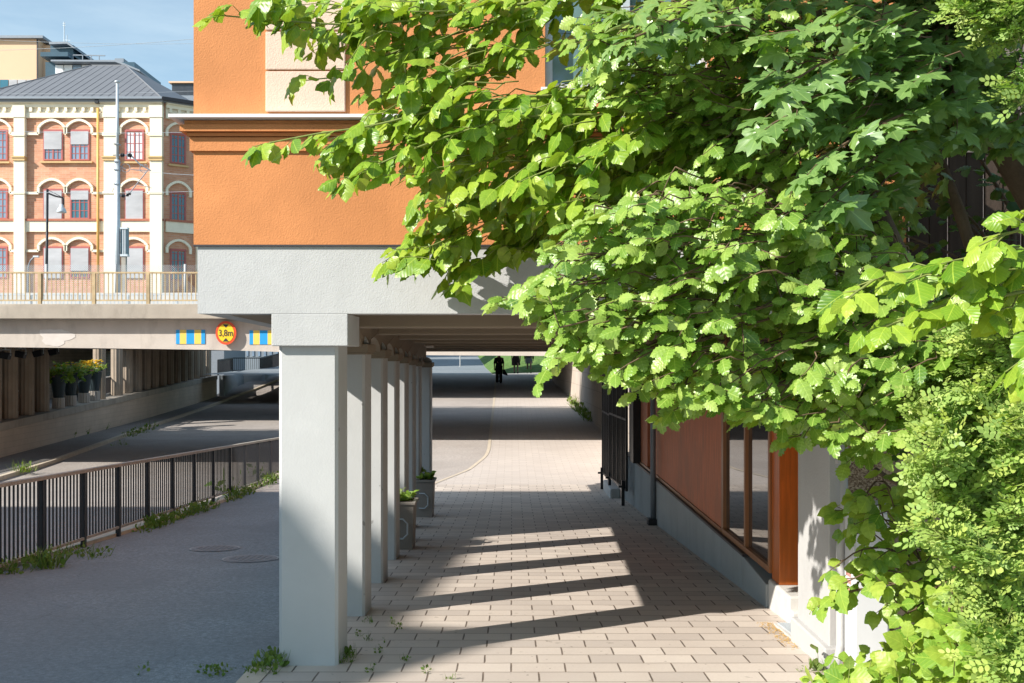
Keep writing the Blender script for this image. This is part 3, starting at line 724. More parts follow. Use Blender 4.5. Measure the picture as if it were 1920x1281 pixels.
# ------------------------------------------------------------------ railway bridges
def deck(name, Y0, Y1, label, bottom, front=True):
    t = thing(name, (-6, Y0, rz(Y0)), label, 'bridge')
    top = CAMZ + 1.57; slab = CAMZ + .52
    xs = [-34, -24] + [((p - CX) / FPX * 31) for p in (0, 150, 300, 400, 470, 522, 640, 820, 1060)] + [6, 14]
    m = MB()
    def zb(x): return CAMZ + interp(x, bottom)
    for a, c in zip(xs[:-1], xs[1:]):
        m.hexa([(a, Y0 + .02, zb(a)), (c, Y0 + .02, zb(c)), (c, Y0 + .5, zb(c)), (a, Y0 + .5, zb(a)), (a, Y0 + .02, top - .45), (c, Y0 + .02, top - .45), (c, Y0 + .5, top - .45), (a, Y0 + .5, top - .45)])
    m.build('girder', M['concrete'], t)
    m = MB()
    for a, c in zip(xs[:-1], xs[1:]):
        m.hexa([(a, Y1 - .5, zb(a)), (c, Y1 - .5, zb(c)), (c, Y1 - .02, zb(c)), (a, Y1 - .02, zb(a)), (a, Y1 - .5, top - .45), (c, Y1 - .5, top - .45), (c, Y1 - .02, top - .45), (a, Y1 - .02, top - .45)])
    m.build('girder', M['concrete'], t)
    m = MB(); m.box(-34, 14, Y0 - .36, Y0, top - .45, top - .05); m.box(-34, 14, Y0 - .30, Y0 - .02, top - .05, top); m.build('edge_beam', M['concrete_dark'], t, bevel=.015)
    m = MB(); m.box(-34, 14, Y1, Y1 + .36, top - .45, top); m.build('edge_beam', M['concrete_dark'], t)
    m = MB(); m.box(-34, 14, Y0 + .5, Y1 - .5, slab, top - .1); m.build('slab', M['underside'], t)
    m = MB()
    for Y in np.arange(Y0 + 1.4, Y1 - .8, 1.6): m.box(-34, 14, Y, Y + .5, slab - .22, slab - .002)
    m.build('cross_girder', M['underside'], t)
    m = MB(); m.box(-7.2, -6.4, Y0 + .6, Y1 - .6, rz(Y0) - .3, slab - .25); m.build('pier', M['concrete_dark'], t)
    return t
x31 = lambda p: (p - CX) / FPX * 31
bt = [(x31(-200), .27), (x31(0), .262), (x31(270), .21), (x31(410), .175), (x31(522), .115), (x31(640), .05), (x31(820), .012), (x31(1060), -.012), (14, -.02)]
deck('railway_bridge', 31.05, 41.2, 'near railway bridge with a deep pale concrete girder spanning the sunken road', bt)
bt2 = [(-34, .50), (-12, .46), (-9, .34), (-4, .16), (14, .12)]
deck('railway_bridge', 48, 60, 'second railway bridge standing behind the near one past a sunlit slot', bt2)
# blotch of pale paint on the near girder
def tag_one(o, label, cat, group=None): return tag(o, label, cat, group)
m = MB(); vs = []
for k in range(26):
    a = 2 * math.pi * k / 26; r = 1 + .16 * math.sin(a * 3 + .7) + .10 * math.cos(a * 5) + .05 * math.sin(a * 11)
    vs.append((x31(103) + .50 * r * math.cos(a), 31.05 + .012, CAMZ + (HY - 632) / FPX * 31 + .26 * r * math.sin(a)))
m.prism(vs, (0, .006, 0)); pb = m.build('paint_patch', simple('pale_paint_patch', (.66, .61, .57), .9, .06, 6), bpy.data.objects['railway_bridge'])
# blue and yellow height warning panels
def hazard(px0, px1, py0, py1, label):
    Y = 31.05; t = thing('hazard_panel', (x31((px0 + px1) / 2), Y, CAMZ + (HY - py1) / FPX * 31), label, 'warning panel', 'blue and yellow warning panels on the bridge')
    cuts = [0, .13, .355, .63, .865, 1]; zA, zB = CAMZ + (HY - py1) / FPX * 31, CAMZ + (HY - py0) / FPX * 31
    for i in range(5):
        a, c = x31(px0 + (px1 - px0) * cuts[i]), x31(px0 + (px1 - px0) * cuts[i + 1])
        m = MB(); m.box(a, c, Y + .002, Y + .03, zA, zB); m.build('stripe', M['blue'] if i % 2 == 0 else M['yellow'], t)
hazard(329, 383.5, 618.5, 645, 'blue and yellow striped panel left of the round height limit sign')
hazard(467, 521, 619.5, 646, 'blue and yellow striped panel right of the round height limit sign, partly behind the column')
# 3,8 m sign
sx, sz_ = x31(425.3), CAMZ + (HY - 624.5) / FPX * 31
t = thing('height_limit_sign', (sx, 31, sz_), 'round red rimmed yellow sign reading 3,8m on the bridge girder', 'sign')
m = MB(); m.lathe((sx, 30.93, sz_), [(.315, 0), (.315, .03), (.24, .03)], 40, axis='y'); o = m.build('rim', M['signred'], t)
for o_ in (o,): pass
def ydisc(m, r, y, n=40): m.add([(sx + r * math.cos(2 * math.pi * k / n), y, sz_ + r * 1.12 * math.sin(2 * math.pi * k / n)) for k in range(n)], [tuple(range(n))])
m = MB(); n = 40
ring_o = [(sx + .315 * math.cos(2 * math.pi * k / n), sz_ + .36 * math.sin(2 * math.pi * k / n)) for k in range(n)]
m.prism([(a, 30.90, b) for a, b in ring_o], (0, .03, 0))
me_old = o; bpy.data.objects.remove(o)
m.build('rim', M['signred'], t)
m = MB(); m.prism([(sx + .245 * math.cos(2 * math.pi * k / n), 30.892, sz_ + .285 * math.sin(2 * math.pi * k / n)) for k in range(n)], (0, .006, 0)); m.build('face', M['signyellow'], t)
for sg in (1, -1):
    m = MB(); m.prism([(sx - .09, 30.885, sz_ + sg * .262), (sx + .09, 30.885, sz_ + sg * .262), (sx + .012, 30.885, sz_ + sg * .165), (sx - .012, 30.885, sz_ + sg * .165)], (0, .005, 0)); m.build('arrow', M['signdark'], t)
cu = bpy.data.curves.new('lettering', 'FONT'); cu.body = '3,8m'; cu.size = .285; cu.align_x = 'CENTER'; cu.align_y = 'CENTER'; cu.extrude = .002; cu.offset = .001
cu.materials.append(M['signdark'])
lt = bpy.data.objects.new('lettering', cu); COL.objects.link(lt); lt.parent = t; lt.location = (0, 30.884 - 31, -.01); lt.rotation_euler = (R(90), 0, 0); lt.scale = (.80, 1, 1)
bpy.context.view_layer.update()
lm = bpy.data.meshes.new_from_object(lt.evaluated_get(bpy.context.evaluated_depsgraph_get())); bpy.data.objects.remove(lt)
lt = bpy.data.objects.new('lettering', lm); COL.objects.link(lt); lt.parent = t; lt.location = (0, 30.884 - 31, -.01); lt.rotation_euler = (R(90), 0, 0); lt.scale = (.80, 1, 1)
m = MB(); m.box(sx - .05, sx + .05, 30.93, 31.07, sz_ - .2, sz_ + .2); m.build('bracket', M['galv'], t)

# bridge railings
def brail(name, Y, mt, label, x0, x1, pitch, pick, z0, z1):
    t = thing(name, ((x0 + x1) / 2, Y, CAMZ + 1.57), label, 'railing')
    zz0, zz1 = CAMZ + z0, CAMZ + z1
    m = MB(); m.box(x0, x1, Y - .035, Y + .035, zz1 - .05, zz1); m.build('top_rail', mt, t)
    m = MB(); m.box(x0, x1, Y - .02, Y + .02, zz0, zz0 + .045); m.build('bottom_rail', mt, t)
    x = x31(180) if Y < 40 else x0 + .3
    xs = [x + pitch * k for k in range(-20, 40) if x0 < x + pitch * k < x1]
    for a in xs:
        m = MB(); m.box(a - .05, a + .05, Y - .045, Y + .045, CAMZ + 1.5, zz1 - .052); m.build('post', mt, t)
    m = MB(); n = int((x1 - x0) / pick)
    for k in range(n):
        a = x0 + pick * k; m.box(a - .013, a + .013, Y - .013, Y + .013, zz0 + .045, zz1 - .05)
    m.build('balusters', mt, t)
brail('bridge_railing', 30.86, M['rust'], 'rusty yellow picket railing along the near bridge edge', -22, -2.0, 1.65, .133, 1.66, 2.55)
brail('bridge_railing', 41.4, M['galv'], 'grey picket railing on the far edge of the near bridge', -26, 6, 2.0, .16, 1.70, 2.52)
t = thing('parapet_wall', (-12, 60.6, CAMZ + 1.5), 'low pale concrete parapet wall beyond the tracks', 'wall')
m = MB(); m.box(-40, 6, 60.4, 60.7, CAMZ + 1.2, CAMZ + (HY - 549) / FPX * 60.5); m.build('wall', simple('pale_parapet', (.58, .57, .55), .9, .08, 1, stain=.3), t)
# chain link fence and white posts
t = thing('chain_link_fence', (-20, 61.2, CAMZ + 3), 'thin chain link fence on white posts in front of the brick building', 'fence')
zA, zB = CAMZ + (HY - 548) / FPX * 61.2, CAMZ + (HY - 497) / FPX * 61.2
def x61(p): return (p - CX) / FPX * 61.2
for p in (-60, 87, 217, 347):
    m = MB(); m.tube([(x61(p), 61.2, zA - .6), (x61(p), 61.2, zB + .05)], .075, 8); m.build('post', M['white'], t, smooth=True)
m = MB()
xa, xb = x61(-60), x61(372); h = zB - zA; s_ = .13
k = 0
while xa + k * s_ < xb + h:
    a = xa + k * s_
    for sg in (1, -1):
        p0 = Vector((a, 61.2 + .004 * sg, zA)); p1 = Vector((a - sg * 0 + sg * h, 61.2 + .004 * sg, zB))
        if sg < 0: p0, p1 = Vector((a, 61.2 - .004, zA)), Vector((a - h, 61.2 - .004, zB))
        if min(p0.x, p1.x) > xa - .1 and max(p0.x, p1.x) < xb + .1: m.bar(p0, p1, .010)
    k += 1
m.build('wire_mesh', M['galv'], t)
tag(pipe('fence_post', [(x31(0) - 5, 62, CAMZ + 1.5), (x31(0) - 5, 62, CAMZ + 3.5)], .05, M['white'], 'white post at the outer end of the track fence', 'post', False))

# ------------------------------------------------------------------ left colonnade under the decks
def ledge(Y): return CAMZ - (2.29 - .032 * (Y - 34.5))
t = thing('colonnade_wall', (xw(45), 45, rz(45)), 'pale block retaining wall carrying a row of fluted concrete columns under the bridges', 'wall')
m = MB(); Ys = list(np.linspace(20, 66, 24))
for a, c in zip(Ys[:-1], Ys[1:]):
    m.hexa([(xw(a) - .5, a, rz(a) - .2), (xw(a), a, rz(a) - .2), (xw(c), c, rz(c) - .2), (xw(c) - .5, c, rz(c) - .2), (xw(a) - .5, a, ledge(a) - .27), (xw(a), a, ledge(a) - .27), (xw(c), c, ledge(c) - .27), (xw(c) - .5, c, ledge(c) - .27)])
m.build('wall', M['wallblock'], t)
m = MB()
for a, c in zip(Ys[:-1], Ys[1:]):
    m.hexa([(xw(a) - 1.0, a, ledge(a) - .27), (xw(a) + .05, a, ledge(a) - .27), (xw(c) + .05, c, ledge(c) - .27), (xw(c) - 1.0, c, ledge(c) - .27), (xw(a) - 1.0, a, ledge(a)), (xw(a) + .05, a, ledge(a)), (xw(c) + .05, c, ledge(c)), (xw(c) - 1.0, c, ledge(c))])
m.build('ledge', M['concrete_dark'], t, bevel=.01)
m = MB()
for a, c in zip(Ys[:-1], Ys[1:]): m.quad((xw(a) - 4.5, a, ledge(a) - .35), (xw(a) - .9, a, ledge(a) - .35), (xw(c) - .9, c, ledge(c) - .35), (xw(c) - 4.5, c, ledge(c) - .35))
m.build('walkway', M['sidewalk'], t)
def wallY(p):
    k = (p - CX) / FPX; return (-17.4 + .0579 * 34.5) / (k + .0579)
cols = [wallY(p) for p in (-22, 10, 41, 71, 99, 204, 236)] + [wallY(236) + 1.45 * k for k in range(1, 13)]
for Y in cols:
    r = .27; x = xw(Y) - .42; n = 24; z0 = ledge(Y); z1 = CAMZ + .50
    m = MB(); m.prism([(x + r * (1 if k % 2 else .91) * math.cos(2 * math.pi * k / n), Y + r * (1 if k % 2 else .91) * math.sin(2 * math.pi * k / n), z0) for k in range(n)], (0, 0, z1 - z0)); m.build('column', M['fluted'], t)
m = MB()
for a, c in zip(Ys[:-1], Ys[1:]): m.hexa([(xw(a) - 4.9, a, ledge(a) - .4), (xw(a) - 4.5, a, ledge(a) - .4), (xw(c) - 4.5, c, ledge(c) - .4), (xw(c) - 4.9, c, ledge(c) - .4), (xw(a) - 4.9, a, CAMZ + 1.0), (xw(a) - 4.5, a, CAMZ + 1.0), (xw(c) - 4.5, c, CAMZ + 1.0), (xw(c) - 4.9, c, CAMZ + 1.0)])
m.build('back_wall', M['tanbrick'], t)
# shop front beyond the slot
t = thing('white_shopfront', (-21.9, 47, ledge(47)), 'white shopfront with a red door panel seen through the slot behind the flower tubs', 'shopfront')
m = MB(); Yc = 46.9; X0 = xw(Yc) - 4.46
m.box(X0, X0 + .06, 43.4, 47.6, ledge(45) - .3, CAMZ + 1.0); m.build('panel', M['white'], t)
m = MB(); m.box(X0 + .062, X0 + .08, 43.9, 44.6, ledge(45) - .3, CAMZ + .5); m.build('door', M['signred'], t)
m = MB(); m.box(X0 + .06, X0 + .12, 43.4, 43.6, ledge(45) - .3, CAMZ + 1.0); m.box(X0 + .06, X0 + .12, 46.2, 46.35, ledge(45) - .3, CAMZ + 1.0); m.build('post', M['black'], t)
t = thing('gallery_railing', (xw(45) - .5, 45, ledge(45)), 'low black bar railing between the columns on the colonnade ledge', 'railing')
m = MB()
for (a, c) in ((28, 39.2), (46.0, 66)):
    for h in (.10, .88): m.bar((xw(a) - .75, a, ledge(a) + h), (xw(c) - .75, c, ledge(c) + h), .05)
m.build('rails', M['galv'], t)
m = MB()
for (a, c) in ((28, 39.2), (46.0, 66)):
    for Y in np.arange(a, c, .12): m.box(xw(Y) - .76, xw(Y) - .74, Y - .03, Y + .03, ledge(Y) + .11, ledge(Y) + .87)
m.build('bars', M['black'], t)
# floodlights
for i, (p, q) in enumerate(((10, 667), (39, 665), (72, 663), (101, 660))):
    Y = wallY(p) - .45; x = (p - CX) / FPX * Y; z = CAMZ + (HY - q) / FPX * Y
    t = thing('floodlight', (x, Y, CAMZ + .3), ['black floodlight tilted above the column nearest the picture edge', 'black floodlight hanging before the second visible colonnade column', 'black tilted floodlight hanging before the third visible colonnade column', 'black floodlight beside the flower tubs, above the last column of its group'][i], 'floodlight', 'floodlights under the near bridge')
    m = MB(); ang = R(-12 if i < 2 else 14); ca, sa = math.cos(ang), math.sin(ang)
    def rot(u, v): return (x + u * ca - v * sa, z + u * sa + v * ca)
    pts = [rot(-.15, -.11), rot(.15, -.11), rot(.17, .11), rot(-.17, .11)]
    m.prism([(a, Y - .12, b) for a, b in pts], (0, .24, 0)); m.build('housing', M['black'], t, bevel=.01)
    m = MB(); m.bar((x - .18, Y, z), (x - .18, Y, z + .2), .02); m.bar((x + .18, Y, z), (x + .18, Y, z + .2), .02); m.bar((x - .19, Y, z + .2), (x + .19, Y, z + .2), .03); m.bar((x, Y, z + .2), (x, Y, CAMZ + .52), .04); m.build('yoke', M['galv'], t)

# ------------------------------------------------------------------ brick building behind the tracks
BY = 72.0; BS = FPX / BY
bb = thing('brick_building', ((150 - CX) / BS, BY + 6, CAMZ + 2), 'red brick building with cream pilasters, arched window heads and grey hipped metal roof', 'building')
class Face:
    def __init__(s, o, ux, uy, pxmap): s.o = o; s.ux, s.uy = ux, uy; s.nx, s.ny = uy, -ux; s.pm = pxmap
    def pt(s, u, z, d): return (s.o[0] + s.ux * u + s.nx * d, s.o[1] + s.uy * u + s.ny * d, z)
    def box(s, m, u0, u1, z0, z1, d0, d1): m.hexa([s.pt(u0, z0, d1), s.pt(u1, z0, d1), s.pt(u1, z0, d0), s.pt(u0, z0, d0), s.pt(u0, z1, d1), s.pt(u1, z1, d1), s.pt(u1, z1, d0), s.pt(u0, z1, d0)])
    def u(s, px): return s.pm(px)
Xc = (307 - CX) / BS
def bz(py): return CAMZ + (HY - py) / BS
F1 = Face((0, BY), 1, 0, lambda p: (p - CX) / BS)
dx_, dy_ = .797, .604
def chm(p):
    k = (p - CX) / FPX; return (BY * k - Xc) / (dx_ - dy_ * k)
F2 = Face((Xc, BY), dx_, dy_, chm)
uE = chm(378)
m = MB(); F1.box(m, F1.u(-62), Xc, bz(640), bz(194), -9, 0)
m.add([F2.pt(0, bz(640), 0), F2.pt(uE, bz(640), 0), F2.pt(uE, bz(640), -7), F2.pt(0, bz(194), 0), F2.pt(uE, bz(194), 0), F2.pt(uE, bz(194), -7)], [(0, 1, 4, 3), (1, 2, 5, 4), (3, 4, 5)]); m.build('wall', M['brick'], bb)
def bands(F, u0, u1, solid):
    m = MB(); F.box(m, u0, u1, bz(222), bz(213), 0, .22); F.box(m, u0, u1, bz(213), bz(203), 0, .10); F.box(m, u0, u1, bz(203), bz(196), 0, .28); F.box(m, u0, u1, bz(196), bz(192.5), 0, .45)
    for k in range(int((u1 - u0) / .62)):
        a = u0 + .2 + .62 * k; F.box(m, a, a + .2, bz(211), bz(203), .1, .27)
    m.build('cornice', M['cream'], bb)
    m = MB(); F.box(m, u0, u1, bz(435), bz(415), 0, .16); m.build('string_course', M['cream'], bb)
    m = MB(); F.box(m, u0, u1, bz(414.9), bz(411), 0, .24); m.build('string_course', M['redsill'], bb)
bands(F1, F1.u(-62), Xc, True); bands(F2, .12, uE, True)
for (a, c) in ((30, 50), (198, 222), (284, 306.5)):
    m = MB(); u0, u1 = F1.u(a), F1.u(c)
    F1.box(m, u0, u1, bz(600), bz(222.1), 0, .34); F1.box(m, u0 - .08, u1 + .04, bz(257), bz(250), .0, .42); F1.box(m, u0 - .06, u1 + .04, bz(222), bz(200), .0, .40)
    F1.box(m, u0 - .06, u1 + .04, bz(365), bz(360), .0, .40)
    m.build('pilaster', M['cream'], bb)
    m = MB(); F1.box(m, u0 - .12, u1 + .06, bz(298), bz(295), .0, .5); F1.box(m, u0 - .06, u1 + .05, bz(303), bz(298.2), .0, .44); m.build('pilaster_collar', M['sill'], bb)
m = MB(); F2.box(m, uE - .45, uE, bz(600), bz(222), 0, .3); m.build('pilaster', M['cream'], bb)
# windows: px left, right, py top, bottom, blind fraction (0..1), pane material, face
def bwin(F, a, c, t_, b_, blind, pane, bars=True):
    u0, u1 = F.u(a), F.u(c); z0, z1 = bz(b_), bz(t_); w_ = u1 - u0; e = .07
    m = MB()
    F.box(m, u0 - .05, u0 + e, z0, z1 + .14, 0, .07); F.box(m, u1 - e, u1 + .05, z0, z1 + .14, 0, .07); F.box(m, u0 + e, u1 - e, z1, z1 + .14, 0, .07); F.box(m, u0 + e, u1 - e, z0, z0 + .09, 0, .07)
    fr = m.build('window', M['redframe'], bb)
    zb_ = z1 - (z1 - z0) * blind
    if blind < .97:
        m = MB(); um = (u0 + u1) / 2
        F.box(m, um - .05, um + .05, z0 + .09, zb_, 0, .06)
        if bars:
            for f in (.25, .75): F.box(m, u0 + w_ * f - .02, u0 + w_ * f + .02, z0 + .09, zb_, 0, .05)
            nz = max(1, int((zb_ - z0) / .5))
            for k in range(1, nz + 1):
                zz = z0 + (zb_ - z0) * k / (nz + .3); F.box(m, u0 + e, u1 - e, zz - .02, zz + .02, 0, .045)
        m.build('mullion', M['redframe'], fr)
        m = MB(); F.box(m, u0 + e, u1 - e, z0 + .09, zb_, 0, .02); m.build('pane', pane, fr)
    if blind > .03:
        m = MB(); F.box(m, u0 + .02, u1 - .02, zb_, z1, 0, .10); m.build('blind', M['blind'], fr)
def bsill(F, a, c, y):
    m = MB(); F.box(m, F.u(a), F.u(c), bz(y + 3), bz(y), 0, .22); m.build('window_sill', M['sill'], bb)
def arch(F, groups, ytop, yspring, left, right):
    """cream moulding that steps over one or two segmental window heads"""
    m = MB(); pts = []
    zS = bz(yspring)
    def seg(poly):
        h = .17
        for p, q in zip(poly[:-1], poly[1:]):
            d = Vector((q[0] - p[0], q[1] - p[1])); n = Vector((-d.y, d.x)); n = n.normalized() * h / 2 if d.length else n
            m.hexa([F.pt(p[0] - n.x, p[1] - n.y, .2), F.pt(q[0] - n.x, q[1] - n.y, .2), F.pt(q[0] - n.x, q[1] - n.y, 0), F.pt(p[0] - n.x, p[1] - n.y, 0), F.pt(p[0] + n.x, p[1] + n.y, .2), F.pt(q[0] + n.x, q[1] + n.y, .2), F.pt(q[0] + n.x, q[1] + n.y, 0), F.pt(p[0] + n.x, p[1] + n.y, 0)])
    poly = [(F.u(left), zS)] if left is not None else []
    for (a, c) in groups:
        ua, uc = F.u(a), F.u(c); zm = zS + (bz(ytop) - zS) * .45
        poly.append((ua, zS)); 
        for k in range(11):
            tt = k / 10; poly.append((ua + (uc - ua) * tt, zm + (bz(ytop) - zm) * math.sin(math.pi * tt) ** .75))
        poly.append((uc, zS))
    if right is not None: poly.append((F.u(right), zS))
    seg(poly); m.build('arch_moulding', M['cream'], bb)
rows_ = ((247, 301, 226, 252), (358, 411, 337, 363), (466, 522, 447, 471))
B = M['bluepane']
for r, (t_, b_, at, asp) in enumerate(rows_):
    arch(F1, ((74, 123.5), (125.5, 174)), at, asp, 52, 197)
    arch(F1, ((-58, -24), (-22, 21)), at, asp, None, 30)
    arch(F1, ((227, 277),), at, asp, 223, 283.5)
    arch(F2, ((312, 356),), at + 2, asp + 3, None, None)
    bwin(F1, -50, -22, t_, b_, .4, B); bwin(F1, -20, 13.5, t_, b_, 0, B)
    bwin(F1, 83, 117, t_, b_, (.62, 1, 1)[r], B); bwin(F1, 133, 167, t_, b_, (.45, .32, .75)[r], B if r == 0 else M['tealpane'])
    bwin(F1, 236, 269, t_, b_, (.03, 1, 1)[r], M['paleblind'] if r == 0 else B)
    bwin(F2, 320, 347, t_ + 3, b_ + 3, (.03, .03, .03)[r], M['tealpane'])
    if r == 0: bsill(F1, 77, 175, 303.5); bsill(F1, 231, 277, 304); bsill(F2, 315, 352, 307); bsill(F1, -24, 20, 304)
m = MB(); m.tube([F1.pt(F1.u(187), bz(560), .3), F1.pt(F1.u(187), bz(205), .3)], .10, 8); m.build('downpipe', M['ochrepipe'], bb, smooth=True)
m = MB(); F1.box(m, F1.u(184), F1.u(190.5), bz(197), bz(189), .3, .6); m.build('rain_hopper', M['black'], bb)
# roof
zE = bz(188.5); o1 = .55
def rp(px, py, Y): return Vector(((px - CX) / FPX * Y, Y, CAMZ + (HY - py) / FPX * Y))
E0 = Vector((F1.u(-62), BY - o1, zE)); E1 = Vector((Xc + .1, BY - o1, zE)); E2 = Vector(F2.pt(uE, zE, o1))
Pk = rp(236, 123, 80.5); Pl = rp(172, 122.9, 80.5)
Pr = rp(380, 199, 86)
m = MB()
Bl = Vector((E0.x, 90, zE)); Br = Vector((E2.x + 2, 90, zE))
Pl.z = Pk.z; Pl.y = Pk.y
m.add([E0, E1, Pk, Pl, E2, Bl, Br], [(0, 1, 2, 3), (1, 4, 6, 2), (0, 3, 5), (5, 3, 2, 6)])
m.add([E0, E1, E2, E0 + Vector((0, 0, -.22)), E1 + Vector((0, 0, -.22)), E2 + Vector((0, 0, -.22))], [(3, 4, 1, 0), (4, 5, 2, 1)])
rf = m.build('roof', M['roof'], bb)
nrm = (E1 - E0).cross(Pk - E0).normalized()
if nrm.z < 0: nrm = -nrm
m = MB()
def onplane(x, y):  # height of the front roof plane
    return E0.z - (nrm.x * (x - E0.x) + nrm.y * (y - E0.y)) / nrm.z
# standing seams run straight up the front slope
for k in range(40):
    x = Xc - .35 - .60 * k
    tt = (Xc - x) / (Xc - Pk.x) if x > Pk.x else 1
    if x > Pk.x: yt = E1.y + (Pk.y - E1.y) * min(1, tt)
    elif x > Pl.x: yt = Pk.y + (Pl.y - Pk.y) * (Pk.x - x) / (Pk.x - Pl.x)
    else: yt = Pl.y + (E0.y - Pl.y) * (Pl.x - x) / (Pl.x - E0.x)
    if x < E0.x + .4: break
    ye = yt
    z_t = onplane(x, ye)
    a = Vector((x, BY - o1 + .4, onplane(x, BY - o1 + .4) + .014)); m.bar(a, (x, ye, z_t + .006), .032, .016)
m.build('seam', M['seam'], rf)
m = MB(); m.bar(E0 + Vector((0, -.06, .04)), E1 + Vector((0, -.06, .04)), .16, .16); m.build('gutter', M['greysteel'], rf)
m = MB(); m.bar(E1 + Vector((.02, -.06, .0)), E2 + Vector((.0, -.06, .0)), .2, .24); m.build('gutter', M['signdark'], rf)
m = MB(); m.tube([E1, Pk], .07, 6); m.tube([Pk, Pl], .07, 6); m.tube([Pl, E0], .07, 6); m.build('ridge_cap', M['roof'], rf)

# buildings behind it
def q(px, py, Y): v = rp(px, py, Y); return v
t = thing('peach_building', ((20 - CX) / FPX * 115, 118, CAMZ + 8), 'tall flat roofed peach building rising behind the grey roof', 'building')
Y = 112; S2 = FPX / Y
X = lambda p: (p - CX) / S2
Z = lambda p: CAMZ + (HY - p) / S2
m = MB(); m.box(X(-160), X(71), Y, Y + 16, Z(750), Z(74)); m.box(X(71.2), X(91), Y + 1.2, Y + 14, Z(750), Z(79)); m.build('wall', M['peach'], t)
m = MB(); m.box(X(-161), X(84), Y - .5, Y + 16.4, Z(73.8), Z(69)); m.build('roof', M['greysteel'], t)
m = MB(); m.box(X(69.5), X(71.5), Y - .12, Y - .002, Z(160), Z(74)); m.build('downpipe', M['signdark'], t)
for a in range(7):
    m = MB(); m.box(X(-32 + 16.5 * a), X(-32 + 16.5 * a + 15), Y - .1, Y - .002, Z(172), Z(150)); m.build('window', M['tealpane'] if a < 3 else M['blind'], t)
t = thing('glass_annex', ((150 - CX) / FPX * 106, 108, CAMZ + 8), 'dark teal glazed annex with stepped flat roofs and antenna behind the grey roof', 'building')
Y = 106; S2 = FPX / Y
m = MB(); m.box(X(85), X(252), Y, Y + 8, Z(750), Z(116.5)); m.box(X(92), X(135), Y + .3, Y + 7, Z(116), Z(83)); m.box(X(84), X(135), Y - 1.0, Y + 6, Z(111), Z(103)); m.build('wall', M['tealmetal'], t)
m = MB(); m.add([tuple(v) for v in (q(92, 78.5, Y - .6), q(126, 78, Y - .6), q(139, 89, Y - .6), q(139, 91, Y - .6), q(125, 82, Y - .6), q(92, 83, Y - .6))], [(0, 1, 2, 3, 4, 5)]); m.v = m.v; m2 = MB(); m2.prism(m.v, (0, 7, 0)); m2.build('roof', M['greysteel'], t)
m = MB(); m.prism([tuple(q(95, 112, Y - 1.2)), tuple(q(218, 112.5, Y - 1.2)), tuple(q(262, 131, Y - 1.2)), tuple(q(262, 134, Y - 1.2)), tuple(q(216, 116, Y - 1.2)), tuple(q(95, 115, Y - 1.2))], (0, 9, 0)); m.build('roof', M['greysteel'], t)
for k in range(8):
    m = MB(); m.box(X(105 + 16.5 * k), X(105 + 16.5 * k + 15), Y - .15, Y - .005, Z(155), Z(123)); m.build('window', M['paleblind'] if k in (0, 1, 3) else M['bluepane'], t)
m = MB(); m.box(X(201), X(218), Y + 2, Y + 4, Z(112), Z(99)); m.build('vent_box', M['greysteel'], t)
m = MB()
m.bar(q(137, 103.5, Y), q(197, 104.5, Y), .10)
for p in (137, 155, 171, 186): m.bar(q(p, 112, Y), q(p, 104, Y), .08)
m.build('roof_railing', M['greysteel'], t)
m = MB(); m.tube([q(120.5, 79, Y + 2), q(120.5, 41, Y + 2)], .05, 6); m.tube([q(126, 79, Y + 2), q(126, 66, Y + 2)], .04, 6)
for yy in (44, 48): m.bar(q(117.5, yy, Y + 2), q(123, yy, Y + 2), .05)
m.bar(q(119, 75, Y + 2), q(132, 76, Y + 2), .05); m.build('antenna', M['galv'], t)
t = thing('dark_rooftop_block', ((345 - CX) / FPX * 100, 102, CAMZ + 9), 'dark grey rooftop block with pale lid, beside the orange wall edge', 'building')
Y = 100; S2 = FPX / Y
m = MB(); m.box(X(322), X(420), Y, Y + 8, Z(760), Z(157)); m.build('wall', M['greysteel'], t)
m = MB(); m.box(X(318), X(420), Y - .3, Y + 8, Z(156.8), Z(154)); m.build('roof', M['peach'], t)
m = MB()
for k in range(40): m.box(X(323 + 2.2 * k), X(323.7 + 2.2 * k), Y - .06, Y - .002, Z(178), Z(157.2))
m.build('ribs', M['seam'], t)
t = thing('grey_block', (-28, 150, CAMZ - 3), 'bluish grey shaded block with small windows seen under the bridge', 'building')
Y = 150; S2 = FPX / Y
m = MB(); m.box(X(370), X(900), Y, Y + 10, Z(780), Z(500)); m.build('wall', simple('shade_blue_render', (.22, .26, .30), .9, .08, .5), t)  # bluish shade is put into the wall colour
for r in range(2):
    for k in range(12):
        m = MB(); m.box(X(418 + 11 * k), X(422 + 11 * k), Y - .1, Y - .002, Z(668 - 22 * r), Z(657 - 22 * r)); m.build('window', M['bluepane'], t)

# ramp walls, small railing past the second bridge
t = thing('ramp_wall', (-19, 76, rz(76)), 'blue grey concrete ramp walls with a recessed grey bay past the second bridge', 'wall')
m = MB()
def wall(a, b_, za0, za1, zb0, zb1, th=.3):
    (x0, y0), (x1, y1) = a, b_; dn = Vector((-(y1 - y0), x1 - x0, 0)).normalized() * th
    if dn.y < 0: dn = -dn
    m.hexa([(x0, y0, za0), (x1, y1, zb0), (x1 + dn.x, y1 + dn.y, zb0), (x0 + dn.x, y0 + dn.y, za0), (x0, y0, za1), (x1, y1, zb1), (x1 + dn.x, y1 + dn.y, zb1), (x0 + dn.x, y0 + dn.y, za1)])
def xy(p, Y): return ((p - CX) / FPX * Y, Y)
def zz(p, Y): return CAMZ + (HY - p) / FPX * Y
wall(xy(411, 66.2), xy(437, 76), zz(745, 66), zz(704, 66), zz(735, 76), zz(702.5, 76))
wall(xy(437, 76.3), xy(450, 79), zz(735, 76), zz(702.5, 76), zz(725, 79), zz(700, 79))
